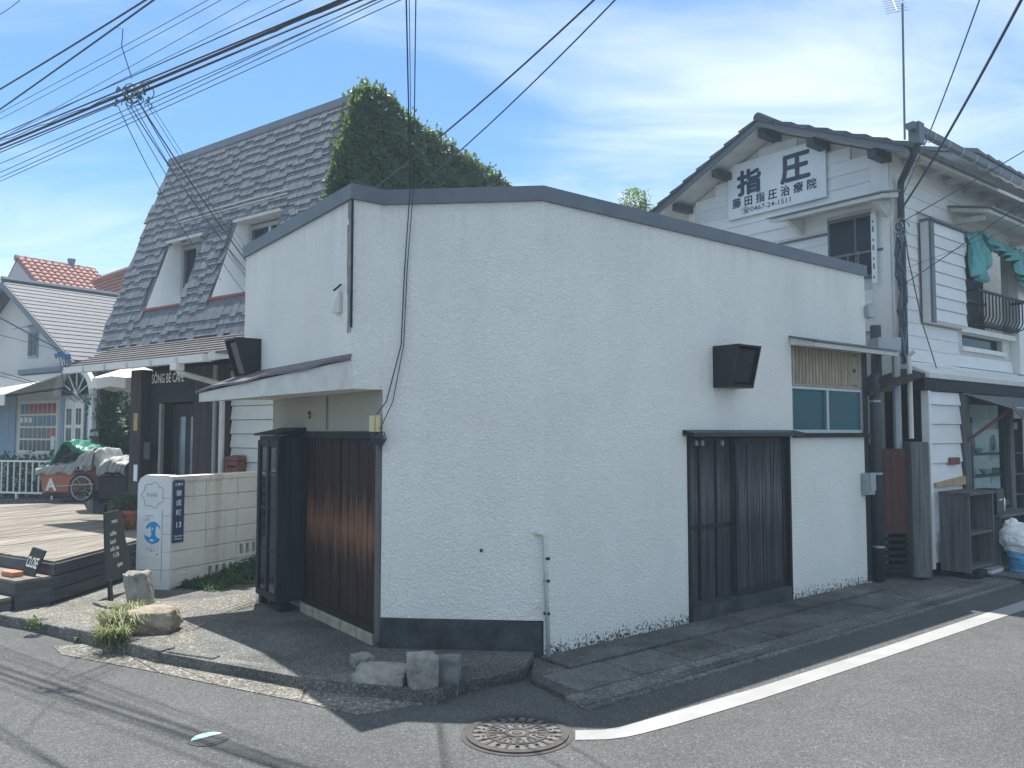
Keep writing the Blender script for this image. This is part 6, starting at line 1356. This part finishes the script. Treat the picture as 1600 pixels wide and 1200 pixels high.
# antenna
am = thing('tv_antenna', HR.p(.25, -.1, 5.3), 'thin television antenna mast rising from the tiled roof corner', 'antenna')
an0 = at_y(1413, 195, 10.6); an1 = at_y(1410, 6, 10.6)
MB().tube([an0 - Vector((0, 0, .2)), an1], .014, 6).build('mast', MT['cap'], am); MB().tube([an1 + Vector((-.12, -.1, -.16)), an1 + Vector((.10, .5, .36))], .010, 5).build('boom', MT['cap'], am)
for k in range(7): c = an1 + Vector((-.12, -.1, -.16)).lerp(Vector((.10, .5, .36)), k / 6); MB().tube([c + Vector((-.12, .05, 0)), c + Vector((.12, -.05, 0))], .004, 4).build('element', MT['cap'], am)
# house further along the street
NB_ = Frame((10.6, 16.2), (.77, .638)); nb2 = thing('neighbour_house', NB_.p(2, -2, 0), 'neighbouring house with grey tiled roof showing beyond the gutter', 'house')
rz0 = at_y(1500, 262, 15.2).z
MB().box(NB_, -2.6, 6, -4, -.5, 0, rz0 - .1).build('wall', MT['white_old'], nb2)
nbr = MB().hexa([NB_.p(-3.2, .1, rz0 - .25), NB_.p(7, .1, rz0 - .25), NB_.p(7, -2.3, rz0 + .50), NB_.p(-3.2, -2.3, rz0 + .50)], [NB_.p(-3.2, .1, rz0 - .12), NB_.p(7, .1, rz0 - .12), NB_.p(7, -2.3, rz0 + .65), NB_.p(-3.2, -2.3, rz0 + .65)]).build('roof', MT['cap'], nb2)
for k in range(18): MB().hexa([NB_.p(-3.25 + k * .5, .14, rz0 - .11), NB_.p(-2.79 + k * .5, .14, rz0 - .11), NB_.p(-2.79 + k * .5, -2.3, rz0 + .66), NB_.p(-3.25 + k * .5, -2.3, rz0 + .66)], [NB_.p(-3.25 + k * .5, .14, rz0 - .04), NB_.p(-2.79 + k * .5, .14, rz0 - .08), NB_.p(-2.79 + k * .5, -2.3, rz0 + .69), NB_.p(-3.25 + k * .5, -2.3, rz0 + .73)]).build('roof_tile', MT['rooftile'], nbr)
# tree showing above the parapet
tp = at_y(1005, 312, 17.5); tt = thing('garden_tree', Vector((tp.x, tp.y, 0)), 'bright green treetop showing between the parapet and the gable', 'tree')
tk = MB().tube([(tp.x, tp.y, 0), (tp.x + .1, tp.y, 2.2), (tp.x - .05, tp.y, 4.2), (tp.x + .05, tp.y, tp.z)], [.16, .13, .08, .03], 8)
cr2 = MB(); rn = random.Random(12)
for k in range(16):
    e = Vector((tp.x + rn.uniform(-.75, .75), tp.y + rn.uniform(-.7, .7), tp.z + rn.uniform(-1.5, .35) - .1)); tk.tube([(tp.x, tp.y, e.z - rn.uniform(.4, .9)), e], [.03, .012], 5); bush(cr2, e, (.28, .28, .24), 170, .05, .09, 100 + k)
tk.build('trunk', MT['soil'], tt); cr2.build('crown', MT['tree'], tt, fix=False)

# ================================================================== OVERHEAD CABLES
def cable(pts, r, label, group=None, mat='cable', name='overhead_cable', n=5, cat='cable'):
    return MB().tube(pts, r * .72, n).build(name, MT[mat], label=label, cat=cat, group=group)
def span(a, b, za, zb, sag, over=(1.3, .5), n=16):
    """cable whose two sighted points lie at heights za and zb; runs on past both"""
    p, q = on_z(*a, za), on_z(*b, zb); d = q - p
    return curve_pts(p - d * over[0], q + d * over[1], sag, n)
HZ = 4.95
G1 = 'cables of the main overhead bundle'; L1 = 'black cable in the main overhead bundle sloping above the cafe roof'
bund = [((0, 222), (545, -8), .020), ((0, 212), (500, 8), .011), ((0, 228), (430, 52), .012), ((0, 205), (470, -4), .007), ((0, 233), (543, 4), .008)]
for i_, (a, b, r) in enumerate(bund): cable(span(a, b, HZ, HZ + .05, .04), r, L1 if i_ else 'thickest black trunk cable carrying the splice in the overhead bundle', G1)
cable([p + Vector((0, 0, .012 * math.sin(i * 2.3) + .012)) for i, p in enumerate(span((0, 218), (545, -2), HZ, HZ + .06, .04, n=60))], .006, 'wavy lashing wire wrapped along the thickest trunk cable', G1)
G2 = 'thin cables spreading below the bundle'; L2 = 'thin grey cable running just below the main overhead bundle'
for a, b in (((0, 248), (545, 12)), ((0, 262), (480, 42)), ((0, 270), (390, 92)), ((0, 276), (545, 30))): cable(span(a, b, HZ - .12, HZ - .05, .06), .006, L2, G2, 'cable_grey')
G3 = 'pale wires high above the bundle'; L3 = 'pale thin wire crossing the sky above the main bundle'
for a, b in (((0, 170), (330, -8)), ((0, 180), (345, -5)), ((0, 211), (385, -3)), ((0, 14), (30, -4)), ((0, 210), (430, 2))): cable(span(a, b, HZ + .5, HZ + .55, .05), .005, L3, G3, 'cable_grey')
G4 = 'pair of thick crossing cables'; L4 = 'thick black cable crossing the top corner of sky beside its twin'
cable(span((0, 132), (225, -4), HZ + .25, HZ + .3, .05), .012, 'shallower of the two thick black cables that cross near the jumper wire', G4); cable(span((0, 168), (245, -6), HZ + .2, HZ + .25, .02), .012, 'steeper of the two thick black cables that cross near the jumper wire', G4)
# splice cluster hanging in the bundle
J = on_z(208, 138, HZ + .02)
sp = thing('cable_splice', J, 'tangled splice of loops and clamps hanging from the overhead bundle', 'cable splice')
rn = random.Random(2); m = MB()
for k in range(16):
    c = J + Vector((rn.uniform(-.14, .14), rn.uniform(-.05, .05), rn.uniform(-.16, .02))); r = rn.uniform(.03, .075); a0 = rn.uniform(0, 6); ax = rn.uniform(-.4, .4)
    MB().tube([c + Vector((math.cos(a0 + t) * r, ax * math.sin(t) * r, math.sin(a0 + t) * r)) for t in [i * .55 for i in range(9)]], .005, 4).build('loop', MT['cable'], sp)
for k in range(10): c = J + Vector((rn.uniform(-.17, .17), rn.uniform(-.04, .04), rn.uniform(-.10, .03))); MB().tube([c, c + Vector((rn.uniform(-.03, .03), 0, -rn.uniform(.03, .08)))], .012, 6).build('clamp', MT['cable_grey'], sp)
cable([on_z(182, 42, HZ + .25), on_z(192, 45, HZ + .22), on_z(190, 72, HZ + .15), on_z(206, 122, HZ + .03)], .006, 'short looped jumper wire between the thick pair and the splice', None, 'cable')
# service drops from the splice to the cafe side wall
G5 = 'service drops from the splice'; L5 = 'service wire dropping from the splice across the shingled roof'
for k, (x0, y0, x1, y1, r, s) in enumerate(((195, 160, 420, 505, .006, .12), (203, 165, 430, 475, .008, .10), (210, 165, 425, 482, .006, .12), (216, 158, 432, 470, .010, .06), (220, 165, 428, 490, .007, .08), (228, 160, 430, 462, .004, .05), (234, 160, 434, 455, .004, .04), (184, 165, 350, 440, .006, .16))):
    a = on_z(x0, y0, HZ - .08); b = at_y(x1, y1, 9.6) if k < 7 else SL(*SLm(x1, y1), .06)
    cable(curve_pts(a, b, s), r, L5, G5, 'cable' if k % 2 else 'cable_grey')
# pair coming down over the parapet to the service box
tops = ((636, 0, 1), (648, 0, 0)); e1 = WC.p(-.03, .07, 1.84); e2 = WC.p(.0, .08, 1.72)
for k, (x, y, w_) in enumerate(((634, -30, 0), (650, -30, 1), (639, -30, 2))):
    a = at_y(x, y, 4.7); b = at_y((641, 646, 643)[k], 292, 6.42); pts = [a + (a - b) * .9, a, a.lerp(b, .5), b]
    if k < 2:
        pts += [WC.p(WC.m((633, 637)[k], 420)[0], .02, WC.m(633, 420)[1]), WC.p(WC.m((628, 632)[k], 540)[0], .03, WC.m(628, 540)[1]), WC.p(WC.m((606, 616)[k], 628)[0], .05, WC.m(606, 628)[1]), (e1, e2)[k]]
    else: pts += [b + Vector((0, .3, .02))]
    cable(pts, (.0075, .006, .004)[k], ('thicker black service cable hanging down the stucco wall to the cream box', 'thinner black service cable looping below the cream box on the stucco wall')[k] if k < 2 else 'thin wire dropping onto the parapet between the service cables', 'service cables on the stucco wall' if k < 2 else None)
# two drops sloping from the upper sky to the roof behind the parapet
for k, (x0, y0, x1, y1) in enumerate(((905, 0, 588, 292), (940, 0, 655, 290))):
    a = at_y(x0, y0, 5.2); b = at_y(x1, y1, 7.6); pts = curve_pts(a + (a - b) * .6, b, .10); cable(pts, (.010, .008)[k], ('thicker wavy cable sloping down to the roof in front of the ivy', 'thinner wavy cable sloping down to the roof in front of the ivy')[k])
# cables at the boarded house corner
K = HR.p(.03, .12, 4.50)
a = at_y(1586, -4, 6.0); cable(curve_pts(a + (a - K) * .5, K, .12), .018, 'thick black supply cable reaching the corner of the boarded house')
a = at_y(1526, -4, 6.6); cable(curve_pts(a + (a - K) * .5, K + Vector((-.02, 0, .1)), .15), .010, 'blue grey cable running down beside the gutter to the house corner', None, 'cable_grey')
for k, (x, y, z0_, lb) in enumerate(((1600, 232, 4.35, 'upper thin cable stretched across the boarded street wall'), (1600, 312, 3.55, 'lower cable stretched past the teal cloth to the house corner'), (1600, 345, 3.75, 'fine wire crossing the shutter box'))):
    a = at_y(x, y, 8.6 + .3 * k); b = HR.p(.06, .10, z0_); cable(curve_pts(a + (a - b) * 1.6, b, .03), (.008, .008, .004)[k], lb)
rs_ = thing('cable_riser', HR.p(.0, .15, 2.4), 'tangle of black cables running down the corner post of the boarded house', 'cables')
rn = random.Random(8)
for k in range(9):
    z1_ = 4.5 - .06 * k; u0_ = rn.uniform(-.10, .10); pts = [HR.p(u0_ * .5, .11 + rn.uniform(0, .06), z1_)]
    for i in range(1, 8): pts.append(HR.p(-.12 + .30 * rn.random() * .6 + u0_, .10 + rn.uniform(0, .08), z1_ + (2.55 - z1_) * i / 7))
    MB().tube(pts, rn.choice((.006, .009, .013)), 5).build('riser_cable', MT[('cable', 'cable', 'cable_grey')[k % 3]], rs_)
for k in range(7): c = HR.p(rn.uniform(-.1, .1), .14, 4.30 + rn.uniform(-.15, .2)); MB().tube([c + Vector((math.cos(t) * .06, 0, math.sin(t) * .07)) for t in [i * .7 for i in range(8)]], .006, 4).build('loop', MT['cable' if k % 2 else 'white_old'], rs_)
cable([K + Vector((.02, -.02, -.2)), HR.p(.25, .10, 3.9), HR.p(.55, .12, 3.1), HR.p(.70, .22, 2.5), SF.p(.0, .12, 2.2)], .010, 'loose black cable trailing diagonally down the boarded street wall')
lad = thing('wall_ladder', WR.p(5.08, -.02, 2.6), 'narrow wire ladder frame fixed at the end of the stucco wall', 'ladder')
for o in (0, .14): MB().tube([HG.p(.42 - o, .30, 2.5), HG.p(.42 - o, .30, 4.0)], .008, 5).build('rail', MT['cap'], lad)
for k in range(6): MB().tube([HG.p(.42, .30, 2.6 + k * .25), HG.p(.28, .30, 2.6 + k * .25)], .006, 4).build('rung', MT['cap'], lad)
for k in range(3): cable([HR.p(.3 + k * .1, .22, 2.5), HR.p(.6 + k * .15, .24, 2.36 + .03 * k), HR.p(1.0 + .2 * k, .22, 2.50)], .010, 'drooping cable loop below the pipes over the shop', 'cable loops over the shop')
# cables at the far left, along the plaster house
LW = 'cable stretched in front of the plaster house gable'
for k, (x0, y0, x1, y1, r) in enumerate(((0, 495, 92, 546, .018), (0, 522, 110, 552, .008), (0, 580, 105, 612, .010), (0, 586, 118, 616, .008))):
    a, b = at_y(x0, y0, 13.5), at_y(x1, y1, 15.0); cable(curve_pts(a + (a - b) * 3, b, .02), r, LW, 'cables by the plaster house')
wb = HF.p(*HF.m(97, 560, .2)[:1], .2, HF.m(97, 560)[1]); wt = at_y(97, 552, 15.0)
cs = thing('wall_cable_cluster', wt, 'cluster of blue connectors and hanging wires by the plaster house eave', 'cable cluster')
m = MB()
for k in range(6): c = wt + Vector((-.12 + k * .05, 0, rn.uniform(-.04, .04))); MB().tube([c, c + Vector((.02, 0, -.09))], .022, 6).build('connector', MT['connector'], cs)
for k in range(5): c = wt + Vector((rn.uniform(-.1, .15), 0, -.05)); MB().tube([c, c + Vector((rn.uniform(-.05, .1), .1, -.35)), c + Vector((rn.uniform(-.05, .15), .2, -.7)), c + Vector((.2, .25, -.85))], .008, 4).build('wire', MT['cable'], cs)

# ================================================================== HAZE: thin even volume added to imitate lens glare and lift the darks
hzb = MB().hexa([(-125, -35, -1.2), (125, -35, -1.2), (125, 165, -1.2), (-125, 165, -1.2)], [(-125, -35, 9.5), (125, -35, 9.5), (125, 165, 9.5), (-125, 165, 9.5)])
mz = bpy.data.materials.new('glare_haze'); mz.use_nodes = True; mz.node_tree.nodes.clear()
vo = mz.node_tree.nodes.new('ShaderNodeVolumePrincipled'); vo.inputs['Color'].default_value = (.68, .86, 1, 1); vo.inputs['Density'].default_value = .0030; vo.inputs['Anisotropy'].default_value = .25
mo_ = mz.node_tree.nodes.new('ShaderNodeOutputMaterial'); mz.node_tree.links.new(vo.outputs[0], mo_.inputs['Volume'])
hzb.build('glare_haze', mz, kind='stuff')
